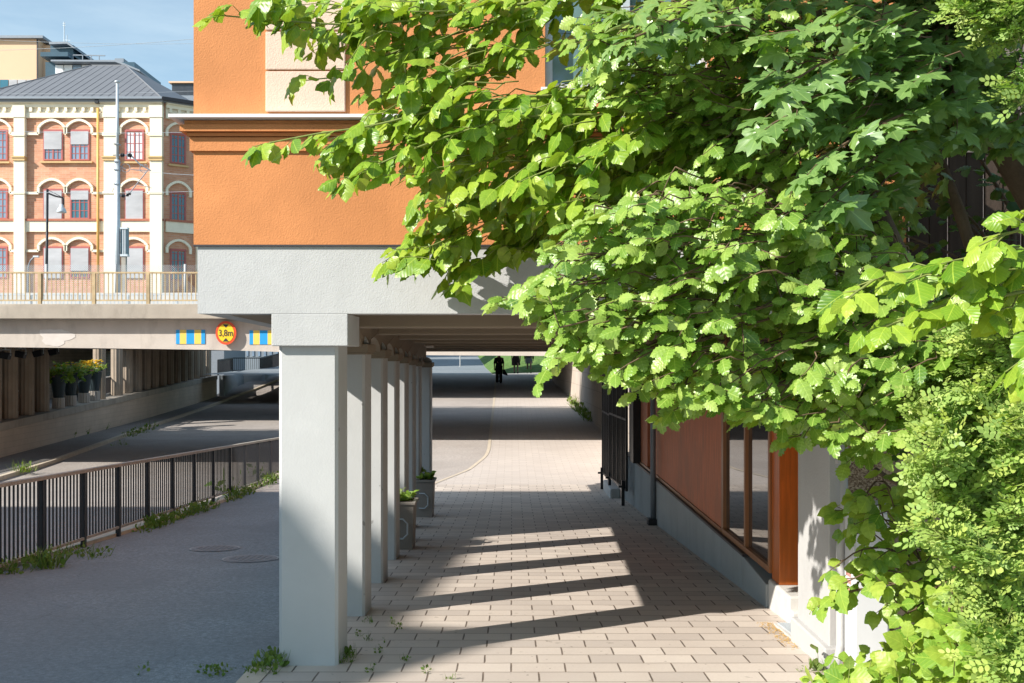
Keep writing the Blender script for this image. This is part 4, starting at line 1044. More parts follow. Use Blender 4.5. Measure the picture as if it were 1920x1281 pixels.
wall(xy(446, 79.3), xy(490, 79.3), zz(735, 79), zz(701, 79), zz(735, 79), zz(701, 79))
wall(xy(490, 79), xy(524, 100), zz(735, 79), zz(696.5, 79), zz(712, 100), zz(688, 100))
wall(xy(524, 100.2), xy(560, 130), zz(720, 100), zz(688, 100), zz(720, 130), zz(680, 130))
m.build('wall', simple('bluegrey_concrete', (.33, .37, .40), .9, .1, 1, stain=.4), t)
m = MB(); m.box(xy(444, 78.6)[0], xy(490, 78.6)[0], 78.5, 78.75, zz(704.2, 78.6), zz(702, 78.6)); m.bar((*xy(440, 77.5), zz(699, 77.5)), (*xy(449, 77.5), zz(707, 77.5)), .08); m.build('coping', M['white'], t)
t = thing('ramp_railing', (-19, 74, zz(700, 74)), 'black bar railing along the ramp beyond the second bridge', 'railing')
pl = [((409, 66.5), 675.5, 699), ((436, 76), 671.5, 694.5), ((488, 79), 671.5, 694.5), ((523, 100), 663.2, 686), ((560, 130), 655, 676)]
m = MB(); bars = MB()
for (a, t0, b0), (c, t1, b1) in zip(pl[:-1], pl[1:]):
    A, C = xy(*a), xy(*c)
    m.bar((*A, zz(t0, a[1])), (*C, zz(t1, c[1])), .08); m.bar((*A, zz(b0, a[1])), (*C, zz(b1, c[1])), .06)
    m.bar((*A, zz(b0 + 5, a[1])), (*A, zz(t0, a[1])), .09)
    n = int((Vector(C) - Vector(A)).length / .22)
    for k in range(n):
        f = k / n; x, y = A[0] + (C[0] - A[0]) * f, A[1] + (C[1] - A[1]) * f
        z0 = zz(b0, a[1]) + (zz(b1, c[1]) - zz(b0, a[1])) * f; z1 = zz(t0, a[1]) + (zz(t1, c[1]) - zz(t0, a[1])) * f
        bars.bar((x, y, z0), (x, y, z1), .022)
m.build('rails', M['black'], t); bars.build('bars', M['black'], t)

# right-hand wall of the underpass
t = thing('underpass_wall', (3.1, 40, gz(40)), 'tall brown underpass wall of large panels along the paved footpath', 'wall')
wp = [(20.5, 2.75), (36, 3.15), (43, 3.02), (50, 2.87), (61.5, 2.02)]
for (ya, xa), (yb, xb) in zip(wp[:-1], wp[1:]):
    m = MB(); zt = CAMZ + (.5 if not 41 < (ya + yb) / 2 < 49 else .95)
    m.hexa([(xa, ya, gz(ya) - .3), (xa + .5, ya, gz(ya) - .3), (xb + .5, yb, gz(yb) - .3), (xb, yb, gz(yb) - .3), (xa, ya, zt), (xa + .5, ya, zt), (xb + .5, yb, zt), (xb, yb, zt)]); m.build('wall_panel', M['tilewall'], t)

# ------------------------------------------------------------------ poles and wires
PY = 63.5; ps = FPX / PY
def pp_(px, py, dy=0): return Vector(((px - CX) / ps, PY + dy, CAMZ + (HY - py) / ps))
t = thing('catenary_pole', tuple(pp_(220, 560)), 'tall pale grey catenary pole with insulated bracket arms in front of the brick building', 'pole')
m = MB(); m.tube([pp_(220, 575), pp_(220, 300)], .165, 10); m.build('lower_shaft', M['galv'], t, smooth=True)
m = MB(); m.tube([pp_(220, 300), pp_(220, 157)], .085, 10); m.lathe(pp_(220, 156), [(.09, 0), (.17, .05), (.17, .12), (.05, .14)], 12); m.build('upper_shaft', M['galv'], t, smooth=True)
m = MB(); m.bar(pp_(212, 291), pp_(246, 291), .07); m.bar(pp_(224, 367), pp_(240, 367), .09); m.tube([pp_(245, 291), pp_(262, 308), pp_(283, 320)], .045, 6); m.tube([pp_(240, 366), pp_(275, 322)], .03, 6); m.build('bracket_arm', M['greysteel'], t)
for a, c in (((226, 291), (233, 291)), ((240, 290), (247, 293)), ((228, 367), (234, 367)), ((236, 367), (245, 361))):
    m = MB(); A, C = pp_(*a), pp_(*c)
    m.tube([A + (C - A) * f for f in (0, .2, .2, .4, .4, .6, .6, .8, .8, 1)], [.07, .07, .13, .13, .07, .07, .13, .13, .07, .07], 8); m.build('insulator', M['black'], t)
for (cx_, cy_) in ((236, 315), (270, 316)):
    m = MB(); r = .26; m.tube([pp_(cx_, cy_) + Vector((r * math.cos(a), 0, r * math.sin(a))) for a in np.linspace(0, 6.2832, 17)], .022, 5, cap=False); m.build('tension_ring', M['greysteel'], t)
m = MB()
for a, c in (((222, 310), (236, 318)), ((213, 312), (222, 316)), ((245, 318), (283, 320)), ((256, 345), (285, 353)), ((210, 360), (218, 345))): m.tube([pp_(*a), pp_(*c)], .02, 5)
for yy in (270, 303, 318, 345): m.box(pp_(215.5, yy).x, pp_(224.5, yy).x, PY - .2, PY + .2, pp_(0, yy + 2).z, pp_(0, yy).z)
m.build('clamp', M['greysteel'], t)
t = thing('relay_cabinet', tuple(pp_(232, 520)), 'upright grey finned track radiator on a perforated post beside the catenary pole', 'cabinet')
m = MB(); m.box(pp_(226, 0).x, pp_(240, 0).x, PY - .1, PY + .25, pp_(0, 430).z, pp_(0, 426.5).z); m.box(pp_(226, 0).x, pp_(240, 0).x, PY - .1, PY + .25, pp_(0, 481).z, pp_(0, 477).z); m.build('end_plate', M['galv'], t)
for p in (226.5, 230, 234, 238):
    m = MB(); m.box(pp_(p, 0).x, pp_(p + 1.8, 0).x, PY - .06, PY + .2, pp_(0, 477).z, pp_(0, 430).z); m.build('fin', M['galv'] if p in (230, 234) else M['tealmetal'], t)
m = MB(); m.box(pp_(228, 0).x, pp_(236, 0).x, PY - .05, PY + .2, pp_(0, 560).z, pp_(0, 481.2).z); m.build('post', M['railtop'], t)
t = thing('street_lamp', tuple(pp_(87, 560)), 'black street lamp with a bell shaped silver shade hanging from a curved arm', 'lamp')
m = MB(); m.tube([pp_(87, 560), pp_(87.5, 500), pp_(89, 355)], [.09, .09, .075], 8); m.build('pole', M['black'], t, smooth=True)
m = MB(); m.tube([pp_(89, 362), pp_(104, 368), pp_(117, 370.5), pp_(118.5, 373), pp_(118.5, 384)], .055, 8); m.tube([pp_(89, 356), pp_(116, 369.5)], .018, 5); m.build('arm', M['black'], t)
m = MB(); c_ = pp_(115.5, 399); m.lathe(c_, [(.30, 0), (.285, .10), (.22, .27), (.12, .36), (.10, .52), (.05, .55)], 16); m.build('lamp_shade', M['galv'], t, smooth=True)
t = thing('bent_lamp', tuple(pp_(52, 560)), 'thin grey bent lamp pole behind the bridge railing', 'lamp')
m = MB(); m.tube([pp_(52, 560), pp_(53, 500), pp_(57, 489), pp_(64, 482)], .04, 6); m.build('pole', M['greysteel'], t)
m = MB(); a = pp_(68, 481.5); m.box(a.x - .18, a.x + .18, a.y - .08, a.y + .08, a.z - .05, a.z + .06); m.build('lamp_head', M['galv'], t, bevel=.02)
t = thing('overhead_wire', (-10, 58, CAMZ + 12), 'thin overhead railway wires strung above the tracks', 'cable')
for (a, c, r, Yw) in (((-150, 96), (560, 52), .012, 58), ((-150, 66), (560, 76), .010, 60), ((-150, 238), (560, 240), .012, 62), ((245, 318), (560, 320), .014, 63.5), ((-150, 352), (560, 349), .011, 57), ((-150, 170), (560, 160), .009, 64)):
    A = Vector(((a[0] - CX) / FPX * Yw, Yw, CAMZ + (HY - a[1]) / FPX * Yw)); C = Vector(((c[0] - CX) / FPX * Yw, Yw, CAMZ + (HY - c[1]) / FPX * Yw))
    m = MB(); m.tube([A.lerp(C, f) - Vector((0, 0, .35 * 4 * f * (1 - f))) for f in np.linspace(0, 1, 9)], r, 4); m.build('wire', M['galv'], t)

# off to the side: the plain block across the street whose shadow falls over the footway
t = thing('office_block', (-34, -6, -1), 'plain flat roofed block across the street, facing the arcade', 'building')
hA = 15.6; xr_ = -1.32 - 1.306 * hA; yf = 19.6 - .816 * hA
m = MB(); m.box(xr_ - 24, xr_, yf - 26, yf, -1.5, hA); m.build('wall', M['tanbrick'], t)
m = MB(); m.box(xr_ - 24.1, xr_ + .1, yf - 26.1, yf + .1, hA + .002, hA + .25); m.build('roof', M['greysteel'], t)
m = MB(); m.box(xr_ - 16, xr_ - .3, yf - 5.3, yf - .2, hA + .252, hA + 3.2); m.build('shadow_penthouse', M['tanbrick'], t)  # unseen upper storey, added so its shadow covers the rear columns
yg = 8.1 - .816 * (hA + .8); m = MB(); m.prism([(xr_ - .4, yg - 1.0, hA + .252), (xr_ - .4, yg + 1.05, hA + .252), (xr_ - .4, yg, hA + 1.1)], (.42, 0, 0)); m.build('shadow_gable', M['tanbrick'], t)  # unseen roof peak, shaped for the slanting shadow on the front column
for f in range(4):
    for k in range(6):
        m = MB(); Y = yf - 2.5 - 4 * k; m.box(xr_ + .002, xr_ + .05, Y - 1.6, Y, 1 + 3.6 * f, 3 + 3.6 * f); m.build('window', M['bluepane'], t)

# ------------------------------------------------------------------ people
def person(px_, py_foot, Y, kind, label):
    X = (px_ - CX) / FPX * Y; z0 = CAMZ + (HY - py_foot) / FPX * Y
    t = thing('person', (X, Y, z0), label, 'person', 'people walking out of the underpass')
    V = []; E = []; Rd = []
    def v(x, y, z, r, p=None):
        V.append((x, y, z)); Rd.append(r); i = len(V) - 1
        if p is not None: E.append((p, i))
        return i
    pel = v(0, 0, .95, .14); ab = v(0, .0, 1.12, .125, pel); ch = v(0, .01, 1.34, .155, ab); nk = v(0, 0, 1.48, .055, ch); hd = v(0, -.015, 1.58, .085, nk); ht = v(0, -.01, 1.68, .075, hd)
    st = .16 if kind != 'b' else .12
    for sgn in (-1, 1):
        hip = v(sgn * .09, 0, .90, .095, pel); kn = v(sgn * .10, -sgn * st * .55 - .02, .50, .062, hip); an = v(sgn * .10, -sgn * st + .04, .09, .042, kn); toe = v(sgn * .115, -sgn * st - .10, .035, .035, an)
        sh = v(sgn * .19, 0, 1.40, .062, ch); el = v(sgn * .25, sgn * .05, 1.12, .045, sh); wr = v(sgn * .255, -.03 + sgn * .07, .87, .030, el); pm = v(sgn * .255, -.05 + sgn * .07, .80, .028, wr)
        for fi in range(4):
            a = v(sgn * .255 + .0, -.075 + fi * .016 + sgn * .07, .74, .009, pm); v(sgn * .25, -.082 + fi * .016 + sgn * .07, .70 + .006 * abs(fi - 1), .008, a)
        v(sgn * .235, -.088 + sgn * .07, .77, .010, pm)
    v(0, -.105, 1.585, .016, hd)
    me = bpy.data.meshes.new('body'); me.from_pydata(V, E, []); me.materials.append(M['skin'])
    o = bpy.data.objects.new('body', me); COL.objects.link(o); o.parent = t
    sk = o.modifiers.new('skin', 'SKIN'); sk.use_smooth_shade = True
    for i, s in enumerate(me.skin_vertices[0].data): s.radius = (Rd[i], Rd[i]); s.use_root = (i == 0)
    o.modifiers.new('sub', 'SUBSURF').levels = 1
    def cloth(name, rings, mt, n=20, sx=1.0, sy=.68):
        m = MB(); vs = []
        for (z, r, oy) in rings:
            for k in range(n):
                a = 2 * math.pi * k / n; wv = 1 + .05 * math.sin(a * 5 + z * 6)
                vs.append((X + r * sx * math.cos(a) * wv, Y + oy + r * sy * math.sin(a) * wv, z0 + z))
        fs = [(i * n + k, i * n + (k + 1) % n, (i + 1) * n + (k + 1) % n, (i + 1) * n + k) for i in range(len(rings) - 1) for k in range(n)]
        m.add(vs, fs); return m.build(name, mt, t, smooth=True)
    def sleeves(mt, low):
        for sgn in (-1, 1):
            m = MB(); a = Vector((X + sgn * .17, Y, z0 + 1.42)); b_ = Vector((X + sgn * .25, Y + sgn * .05, z0 + 1.12)); c_ = Vector((X + sgn * .255, Y - .02 + sgn * .07, z0 + .9))
            m.tube([a, b_] if low > 1 else [a, b_, c_], [.085, .065] if low > 1 else [.085, .065, .05], 10); m.build('sleeve', mt, t, smooth=True)
    def trouser(mt, ln):
        for sgn in (-1, 1):
            m = MB(); h_ = Vector((X + sgn * .085, Y, z0 + .97)); k_ = Vector((X + sgn * .10, Y - sgn * st * .55 - .02, z0 + .50)); a_ = Vector((X + sgn * .10, Y - sgn * st + .04, z0 + .07))
            m.tube([h_, k_, k_.lerp(a_, ln)], [.125, .095, .085], 12); m.build('trouser_leg', mt, t, smooth=True)
    def shoes(mt):
        for sgn in (-1, 1):
            m = MB(); m.tube([(X + sgn * .10, Y - sgn * st + .08, z0 + .06), (X + sgn * .105, Y - sgn * st, z0 + .055), (X + sgn * .115, Y - sgn * st - .13, z0 + .04)], [.045, .055, .04], 10); m.build('shoe', mt, t, smooth=True)
    top = [(1.46, .07, 0), (1.43, .17, 0), (1.36, .215, .01), (1.2, .185, .01), (1.05, .18, 0)]
    if kind == 'a':
        cloth('shirt', top + [(.92, .20, 0), (.72, .235, 0)], M['darkcloth']); sleeves(M['darkcloth'], 2); trouser(M['darkcloth'], 1); shoes(M['darkcloth'])
    elif kind == 'b':
        cloth('dress', top + [(.95, .21, 0), (.75, .25, .02), (.50, .27, .05)], M['browncloth']); sleeves(M['browncloth'], 2); shoes(M['darkcloth'])
    else:
        cloth('jacket', top + [(.98, .20, 0)], M['darkcloth']); sleeves(M['darkcloth'], 0); cloth('skirt', [(1.02, .17, 0), (.85, .21, 0), (.6, .23, .02)], M['greycloth']); shoes(M['darkcloth'])
    m = MB(); m.lathe((X, Y + .015, z0 + 1.50), [(.07, 0), (.105, .06), (.115, .14), (.10, .21), (.05, .25), (.01, .26)], 14); m.build('hair', M['hair'], t, smooth=True)
    return X, Y, z0
ax, ay, az_ = person(935.5, 719, 57, 'a', 'person in black clothes with a dark bag, walking deepest in the bridge shade')
t = thing('shoulder_bag', (ax + .34, ay, az_ + .6), 'dark slouchy bag hanging from the hand of the person in black', 'bag')
m = MB(); m.prism([(ax + .22, ay - .10, az_ + .76), (ax + .30, ay - .10, az_ + .80), (ax + .52, ay - .10, az_ + .46), (ax + .44, ay - .10, az_ + .44), (ax + .20, ay - .10, az_ + .52)], (0, .12, 0)); m.build('pouch', M['darkcloth'], t, bevel=.03)
m = MB(); m.tube([(ax + .24, ay - .04, az_ + .76), (ax + .25, ay - .03, az_ + .86), (ax + .31, ay - .04, az_ + .78)], .012, 6); m.build('strap', M['darkcloth'], t)
person(967.5, 700.5, 62, 'b', 'person in a dark brown knee length dress, in the middle of the three')
person(992, 700, 63, 'c', 'person in a grey skirt and dark jacket beside the grass bank')
t = thing('bollard', (-4.2, 82, gz(82)), 'thin white post on the pale road far beyond the bridges', 'post')
m = MB(); m.tube([(-4.2, 82, gz(82)), (-4.2, 82, gz(82) + .9)], .04, 8); m.build('post', M['white'], t)
# ------------------------------------------------------------------ foliage
def t_blade(n=12, w=.36, pw=.9, asym=.06, ser=.07, lob=0, nl=6, fold=.22, droop=.3, tip=1.0, wave=.02):
    vs, uv, fs = [], [], []
    for i in range(n + 1):
        t = i / n
        h = w * max(0.0, math.sin(math.pi * min(1, t ** pw))) ** .8 * (1 - .25 * t ** 6)
        if i == n: h = 0
        e = 1 + ser * (1 if i % 2 else -1) + lob * math.sin(2 * math.pi * nl * t)
        z = -droop * t * t
        hl, hr = h * e * (1 + asym), h * e * (1 - asym)
        zz_ = lambda hh: z - fold * hh + wave * math.sin(i * 1.9)
        vs += [(t - .03 * (i % 2) * ser * 5, hl, zz_(hl)), (t, 0, z), (t - .03 * (i % 2) * ser * 5, -hr, zz_(hr))]
        uv += [(t, hl), (t, 0), (t, -hr)]
        if i:
            a = 3 * (i - 1); b = 3 * i
            fs += [(a, a + 1, b + 1, b), (a + 1, a + 2, b + 2, b + 1)]
    return np.array(vs), uv, fs
def t_maple():
    half = [(-.02, 0), (-.10, .14), (-.07, .38), (.02, .34), (.10, .27), (.20, .44), (.28, .50), (.40, .66), (.44, .48), (.50, .42), (.46, .20), (.60, .25), (.72, .31), (.76, .17), (.86, .13), (1.04, 0)]
    out = half + [(x, -y) for x, y in half[-2:0:-1]]
    vs = [(.28, 0, .03)] + [(x, y, -.16 * (x - .28) ** 2 - .20 * abs(y) ** 1.6 - .08 * x * x + .035 * math.sin(x * 11 + y * 9)) for x, y in out]
    n = len(out)
    return np.array(vs), [(v[0], v[1]) for v in vs], [(0, 1 + k, 1 + (k + 1) % n) for k in range(n)]
def t_rose():
    vs, uv, fs = [], [], []
    def lf(bx, by, ang, ln, wd):
        ca, sa = math.cos(ang), math.sin(ang); b = len(vs)
        for (u, w_) in ((0, 0), (.22, .42), (.55, .52), (.85, .32), (1, 0), (.85, -.32), (.55, -.52), (.22, -.42)):
            x, y = u * ln, w_ * wd
            vs.append((bx + x * ca - y * sa, by + x * sa + y * ca, -.12 * abs(y) / wd * wd + .06 * math.sin(7 * bx + 5 * by + u))); uv.append((u, w_ * .5))
        fs.append(tuple(range(b, b + 8)))
    for k, tx in enumerate((.22, .46, .70)):
        for sg in (1, -1): lf(tx, sg * .015, sg * 1.0, .30, .19)
    lf(.86, 0, 0, .32, .20)
    return np.array(vs), uv, fs
def t_grass():
    vs, uv, fs = [], [], []
    n = 4
    for i in range(n + 1):
        t = i / n; h = .035 * (1 - t) + .004
        vs += [(t, h, -.35 * t * t), (t, -h, -.35 * t * t)]; uv += [(t, .2), (t, -.2)]
        if i: a = 2 * (i - 1); fs.append((a, a + 1, a + 3, a + 2))
    return np.array(vs), uv, fs
T = {'elm': t_blade(12, .37, .86, .08, .06, 0, 6, .28, .30), 'elm2': t_blade(12, .40, .86, -.07, .06, 0, 6, .12, .55, wave=.03), 'elm3': t_blade(12, .34, .9, .05, .06, 0, 6, .5, .18),
     'sorbus': t_blade(18, .33, .92, .03, .03, .17, 6, .30, .22), 'sorbus2': t_blade(18, .36, .92, -.03, .03, .15, 6, .15, .4, wave=.03),
     'maple': t_maple(), 'rose': t_rose(), 'grass': t_grass(), 'broad': t_blade(12, .44, .80, .04, .05, 0, 5, .18, .35)}

def nrmz(a): return a / np.maximum(1e-9, np.linalg.norm(a, axis=1, keepdims=True))
class Leaves:
    def __init__(s): s.kinds = {}
    def put(s, kind, pos, axis, normal, size, tint): s.kinds.setdefault(kind, []).append((pos, axis, normal, size, tint))
    def build(s, name, mt, parent):
        w_ = np.array(wloc(parent)) if parent else np.zeros(3)
        V, LI, LS, LT, UV, TI = [], [], [], [], [], []
        nv = nl = 0
        for kind, lst in s.kinds.items():
            tv, tu, tf = T[kind]
            pos = np.array([a[0] for a in lst], float); ax = nrmz(np.array([a[1] for a in lst], float)); nm = np.array([a[2] for a in lst], float)
            nm = nrmz(nm - ax * np.sum(nm * ax, 1, keepdims=True)); sd = np.cross(nm, ax)
            sz = np.array([a[3] for a in lst]); ti = np.array([a[4] for a in lst])
            wid = sz * rng.uniform(.85, 1.12, len(sz)); cur = rng.uniform(.3, 1.5, len(sz))
            P_ = pos[:, None, :] + tv[None, :, 0:1] * ax[:, None, :] * sz[:, None, None] + tv[None, :, 1:2] * sd[:, None, :] * wid[:, None, None] + tv[None, :, 2:3] * nm[:, None, :] * (sz * cur)[:, None, None]
            n, k = len(lst), len(tv)
            V.append(P_.reshape(-1, 3) - w_)
            fl = np.concatenate([np.array(f) for f in tf]); ln = np.array([len(f) for f in tf]); st = np.concatenate([[0], np.cumsum(ln)[:-1]])
            LI.append((fl[None, :] + (np.arange(n) * k)[:, None] + nv).ravel()); LS.append((st[None, :] + (np.arange(n) * len(fl))[:, None] + nl).ravel()); LT.append(np.tile(ln, n))
            UV.append(np.tile(np.array(tu)[fl], (n, 1))); TI.append(np.repeat(ti, k))
            nv += n * k; nl += n * len(fl)
        V = np.concatenate(V); LI = np.concatenate(LI); LS = np.concatenate(LS); LT = np.concatenate(LT); UV = np.concatenate(UV); TI = np.concatenate(TI)
        me = bpy.data.meshes.new(name); me.vertices.add(len(V)); me.vertices.foreach_set('co', V.ravel().astype(np.float32))
        me.loops.add(len(LI)); me.loops.foreach_set('vertex_index', LI.astype(np.int32)); me.polygons.add(len(LS)); me.polygons.foreach_set('loop_start', LS.astype(np.int32)); me.polygons.foreach_set('loop_total', LT.astype(np.int32))
        me.polygons.foreach_set('use_smooth', np.ones(len(LS), bool))
        u = me.uv_layers.new(name='UVMap'); u.data.foreach_set('uv', UV.ravel().astype(np.float32))
        a = me.attributes.new('tint', 'FLOAT', 'POINT'); a.data.foreach_set('value', TI.astype(np.float32))
        me.materials.append(mt); me.update(calc_edges=True); me.validate()
        o = bpy.data.objects.new(name, me); COL.objects.link(o)
        if parent: o.parent = parent
        return o
def rv(s=1.0): return rng.normal(0, s, 3)
UP = np.array([0, 0, 1.0]); TOC = np.array([-.15, -1.0, .12])
def unit(a): return a / max(1e-9, np.linalg.norm(a))
def path_pts(pts, step):
    pts = [np.array(p, float) for p in pts]; out = []
    # smooth the polyline with a Catmull-Rom spline
    Q = [2 * pts[0] - pts[1]] + pts + [2 * pts[-1] - pts[-2]]
    fine = []
    for i in range(1, len(Q) - 2):
        for t in np.linspace(0, 1, 14, endpoint=False):
            a, b, c, d_ = Q[i - 1], Q[i], Q[i + 1], Q[i + 2]
            fine.append(.5 * ((2 * b) + (c - a) * t + (2 * a - 5 * b + 4 * c - d_) * t * t + (3 * b - a - 3 * c + d_) * t ** 3))
    fine.append(pts[-1]); acc = 0; out = [fine[0]]
    for p, q_ in zip(fine[:-1], fine[1:]):
        l = np.linalg.norm(q_ - p); 
        while acc + l >= step:
            f = (step - acc) / l; p = p + (q_ - p) * f; l -= step - acc; acc = 0; out.append(p)
        acc += l
    out.append(fine[-1]); return out
def in_poly(x, y, pl):
    c = False
    for (x0, y0), (x1, y1) in zip(pl, pl[1:] + pl[:1]):
        if (y0 > y) != (y1 > y) and x < (x1 - x0) * (y - y0) / (y1 - y0) + x0: c = not c
    return c
class Plant:
    def __init__(s, kinds, size, leafstep, droop, sunw, tints): s.L = Leaves(); s.tw = MB(); s.kinds = kinds; s.size = size; s.ls = leafstep; s.droop = droop; s.sunw = sunw; s.tints = tints; s.upw, s.tow, s.nz = .5, .32, .36
    def leaf(s, p, ax, sz=1.0, tint=None):
        n = UP * s.upw + SUNV * s.sunw + TOC * s.tow + rv(s.nz)
        s.L.put(s.kinds[rng.integers(len(s.kinds))], p, ax, n, s.size * sz * rng.uniform(.62, 1.18), float(np.clip(rng.normal(*(s.tints if tint is None else tint)), 0, 1)))
    def twig(s, p, d, ln, r=.003, tipb=.18):
        n = max(2, int(ln / s.ls)); p = np.array(p, float); d = unit(np.array(d, float)); pts = [p.copy()]
        side = unit(np.cross(d, UP) + 1e-6)
        for k in range(n):
            d = unit(d + np.array([0, 0, -.05 * s.droop]) + rv(.07)); p = p + d * s.ls; pts.append(p.copy())
            sg = 1 if k % 2 else -1; fr = (k + 1) / n
            ax = d * .55 + side * sg * .75 + np.array([0, 0, -.65 * s.droop]) + TOC * .12 + rv(.22)
            s.leaf(p + unit(ax) * .006, ax, (.75 + .35 * math.sin(math.pi * min(1, fr * .9))), (s.tints[0] + tipb * fr ** 2, s.tints[1]))
        s.leaf(p, d + np.array([0, 0, -.45 * s.droop]) + rv(.1), .8, (s.tints[0] + tipb * 1.3, s.tints[1]))
        s.tw.tube(pts, [r * (1 - .6 * i / len(pts)) for i in range(len(pts))], 4, cap=False)
    def branch(s, pts, r=.012, tstep=.11, tl=(.14, .34), end=.2, spread=.75, start=.0):
        pp = path_pts(pts, .05); n = len(pp)
        s.tw.tube(pp, [r * (1 - .75 * i / n) + .0015 for i in range(n)], 6)
        acc = 0; sg = 1
        for i in range(1, n):
            acc += .05
            if i / n < start: continue
            if acc >= tstep:
                acc = 0; d = unit(pp[i] - pp[i - 1]); f = i / n
                sd = unit(np.cross(d, UP)); sd = sd * sg + UP * rng.normal(.05, .35) + rv(.2); sg = -sg
                ln = rng.uniform(*tl) * (1 - .55 * f)
                s.twig(pp[i], d * .8 + unit(sd) * spread, max(.08, ln))
        s.twig(pp[-1], pp[-1] - pp[-2], end * .6)
    def fill(s, pl, Y0, Y1, n, hub, ln=(.16, .34), d0=(-.8, -.1, -.25), r=.003):
        xs = [a for a, b in pl]; ys_ = [b for a, b in pl]; k = 0
        while k < n:
            x, y = rng.uniform(min(xs), max(xs)), rng.uniform(min(ys_), max(ys_))
            if not in_poly(x, y, pl): continue
            k += 1; p = np.array(P(x, y, rng.uniform(Y0, Y1))); hb_ = np.array(P(*hub)) + rv(.1); d = unit(np.array(d0) + rv(.35)); l = rng.uniform(*ln)
            b0 = p - d * l * .6; q_ = b0 + unit(hb_ - b0) * min(.16, .4 * np.linalg.norm(hb_ - b0)) + np.array([0, 0, .015]) + rv(.02)
            s.tw.tube(path_pts([tuple(q_), tuple((q_ + b0) / 2 + rv(.015)), tuple(b0)], .08), r * 1.2, 4)
            s.twig(b0, d, l, r)
    def finish(s, parent, leafmat_, twigmat, cname='crown', bname='branches'):
        s.L.build(cname, leafmat_, parent); s.tw.build(bname, twigmat, parent, smooth=True)
def W(l): return [tuple(P(x, y, Y)) for x, y, Y in l]

# wych elm: long branches reaching in from the right
t = thing('elm_tree', (4.6, 3.4, gz(3.4)), 'elm tree with large drooping serrated leaves reaching across the orange facade', 'tree')
m = MB(); m.tube([(4.6, 3.4, gz(3.4) - .1), (4.5, 3.4, 1.2), (4.3, 3.5, 2.6), (4.1, 3.6, 4.0), (3.9, 3.7, 5.6)], [.2, .16, .14, .11, .08], 12)
for h, tgt in ((3.0, (1750, 120, 5.4)), (3.6, (1420, 0, 5.6)), (4.4, (1300, -90, 5.6)), (2.2, (2080, 420, 3.0)), (1.7, (2080, 560, 3.0)), (2.8, (1650, 210, 5.6))):
    q_ = P(*tgt)
    if tgt[0] > 2000: m.tube([(4.3, 3.5, h), ((4.3 + q_.x) / 2, (3.5 + q_.y) / 2, (h + q_.z) / 2 + .12), tuple(q_)], [.03, .02, .008], 8)
    else: m.tube(path_pts([(4.05, 3.6, 4.6), tuple(P(2020, -330, 4.3)), tuple(P(tgt[0] + 190, tgt[1] - 170, tgt[2])), tuple(q_)], .15), .010, 6)
m.build('trunk', M['bark'], t, smooth=True)
E = Plant(['elm', 'elm', 'elm2', 'elm3'], .110, .042, .85, .55, (.45, .22))
br = [
 ([(1420, 0, 4.6), (1150, -15, 4.55), (900, 20, 4.5), (700, 45, 4.45), (540, 40, 4.4), (425, 30, 4.35)], .013, (.10, .24)),
 ([(1300, -90, 4.6), (1100, -20, 4.6), (900, 50, 4.6), (760, 90, 4.6), (640, 140, 4.6), (580, 150, 4.6)], .010, (.10, .26)),
 ([(1300, -90, 4.7), (1000, -40, 4.7), (750, 0, 4.7), (600, 10, 4.7)], .010, (.14, .28)),
 ([(1420, 0, 4.9), (1150, 60, 5.0), (950, 100, 5.0), (820, 150, 5.0), (700, 170, 5.0)], .010, (.14, .30)),
 ([(1650, 210, 4.6), (1400, 180, 4.4), (1200, 185, 4.35), (1000, 180, 4.3), (850, 200, 4.3), (700, 235, 4.3), (600, 250, 4.3), (505, 268, 4.3)], .014, (.10, .26)),
 ([(1650, 210, 4.6), (1350, 215, 4.3), (1100, 215, 4.2), (950, 225, 4.2), (800, 270, 4.2), (660, 330, 4.2)], .012, (.14, .28)),
 ([(1650, 210, 5.0), (1300, 250, 5.0), (1050, 270, 5.0), (900, 300, 5.2), (800, 360, 5.4)], .011, (.14, .30)),
 ([(1400, 180, 4.4), (1250, 240, 3.95), (1100, 290, 3.9), (1000, 330, 3.9)], .010, (.14, .28)),
 ([(1400, 180, 4.4), (1280, 200, 4.0), (1200, 240, 3.9), (1130, 300, 3.9), (1090, 360, 3.9)], .010, (.14, .26)),
 ([(1650, 210, 6.0), (1250, 280, 6.5), (1000, 340, 6.75), (860, 400, 6.85), (780, 450, 6.85), (735, 480, 6.85)], .013, (.16, .34)),
 ([(1250, 280, 6.5), (1080, 380, 6.7), (980, 440, 6.75), (900, 490, 6.75), (862, 520, 6.75)], .011, (.14, .30)),
 ([(1250, 280, 6.4), (1050, 330, 6.5), (920, 350, 6.6), (840, 370, 6.6), (790, 385, 6.6)], .011, (.16, .34)),
 ([(1250, 280, 6.4), (1120, 330, 6.6), (1000, 400, 6.8), (930, 460, 6.85)], .010, (.16, .34)),
 ([(2080, 420, 3.0), (1960, 480, 2.95), (1850, 500, 2.95), (1750, 505, 2.95), (1660, 515, 2.95), (1610, 545, 2.95)], .009, (.08, .17)),
 ([(2080, 560, 3.0), (1950, 545, 2.9), (1850, 560, 2.9), (1760, 575, 2.9), (1680, 605, 2.9)], .008, (.07, .16)),
 ([(2080, 420, 2.9), (1980, 420, 2.8), (1920, 430, 2.8), (1885, 440, 2.8)], .007, (.05, .10)),
 ([(2080, 560, 2.6), (2000, 590, 2.6), (1950, 630, 2.6), (1935, 660, 2.6)], .007, (.05, .10)),
]
for i, (pts, r, tl) in enumerate(br):
    E.size = .128 if i < 9 else .15 if i < 13 else .088
    dY = 1.0 if i < 9 else 0
    E.branch(W([(x, y, Y + dY) for x, y, Y in pts]), r * .75, .062 if i < 13 else .045, tl, .2, .75, .02)
E.size = .128
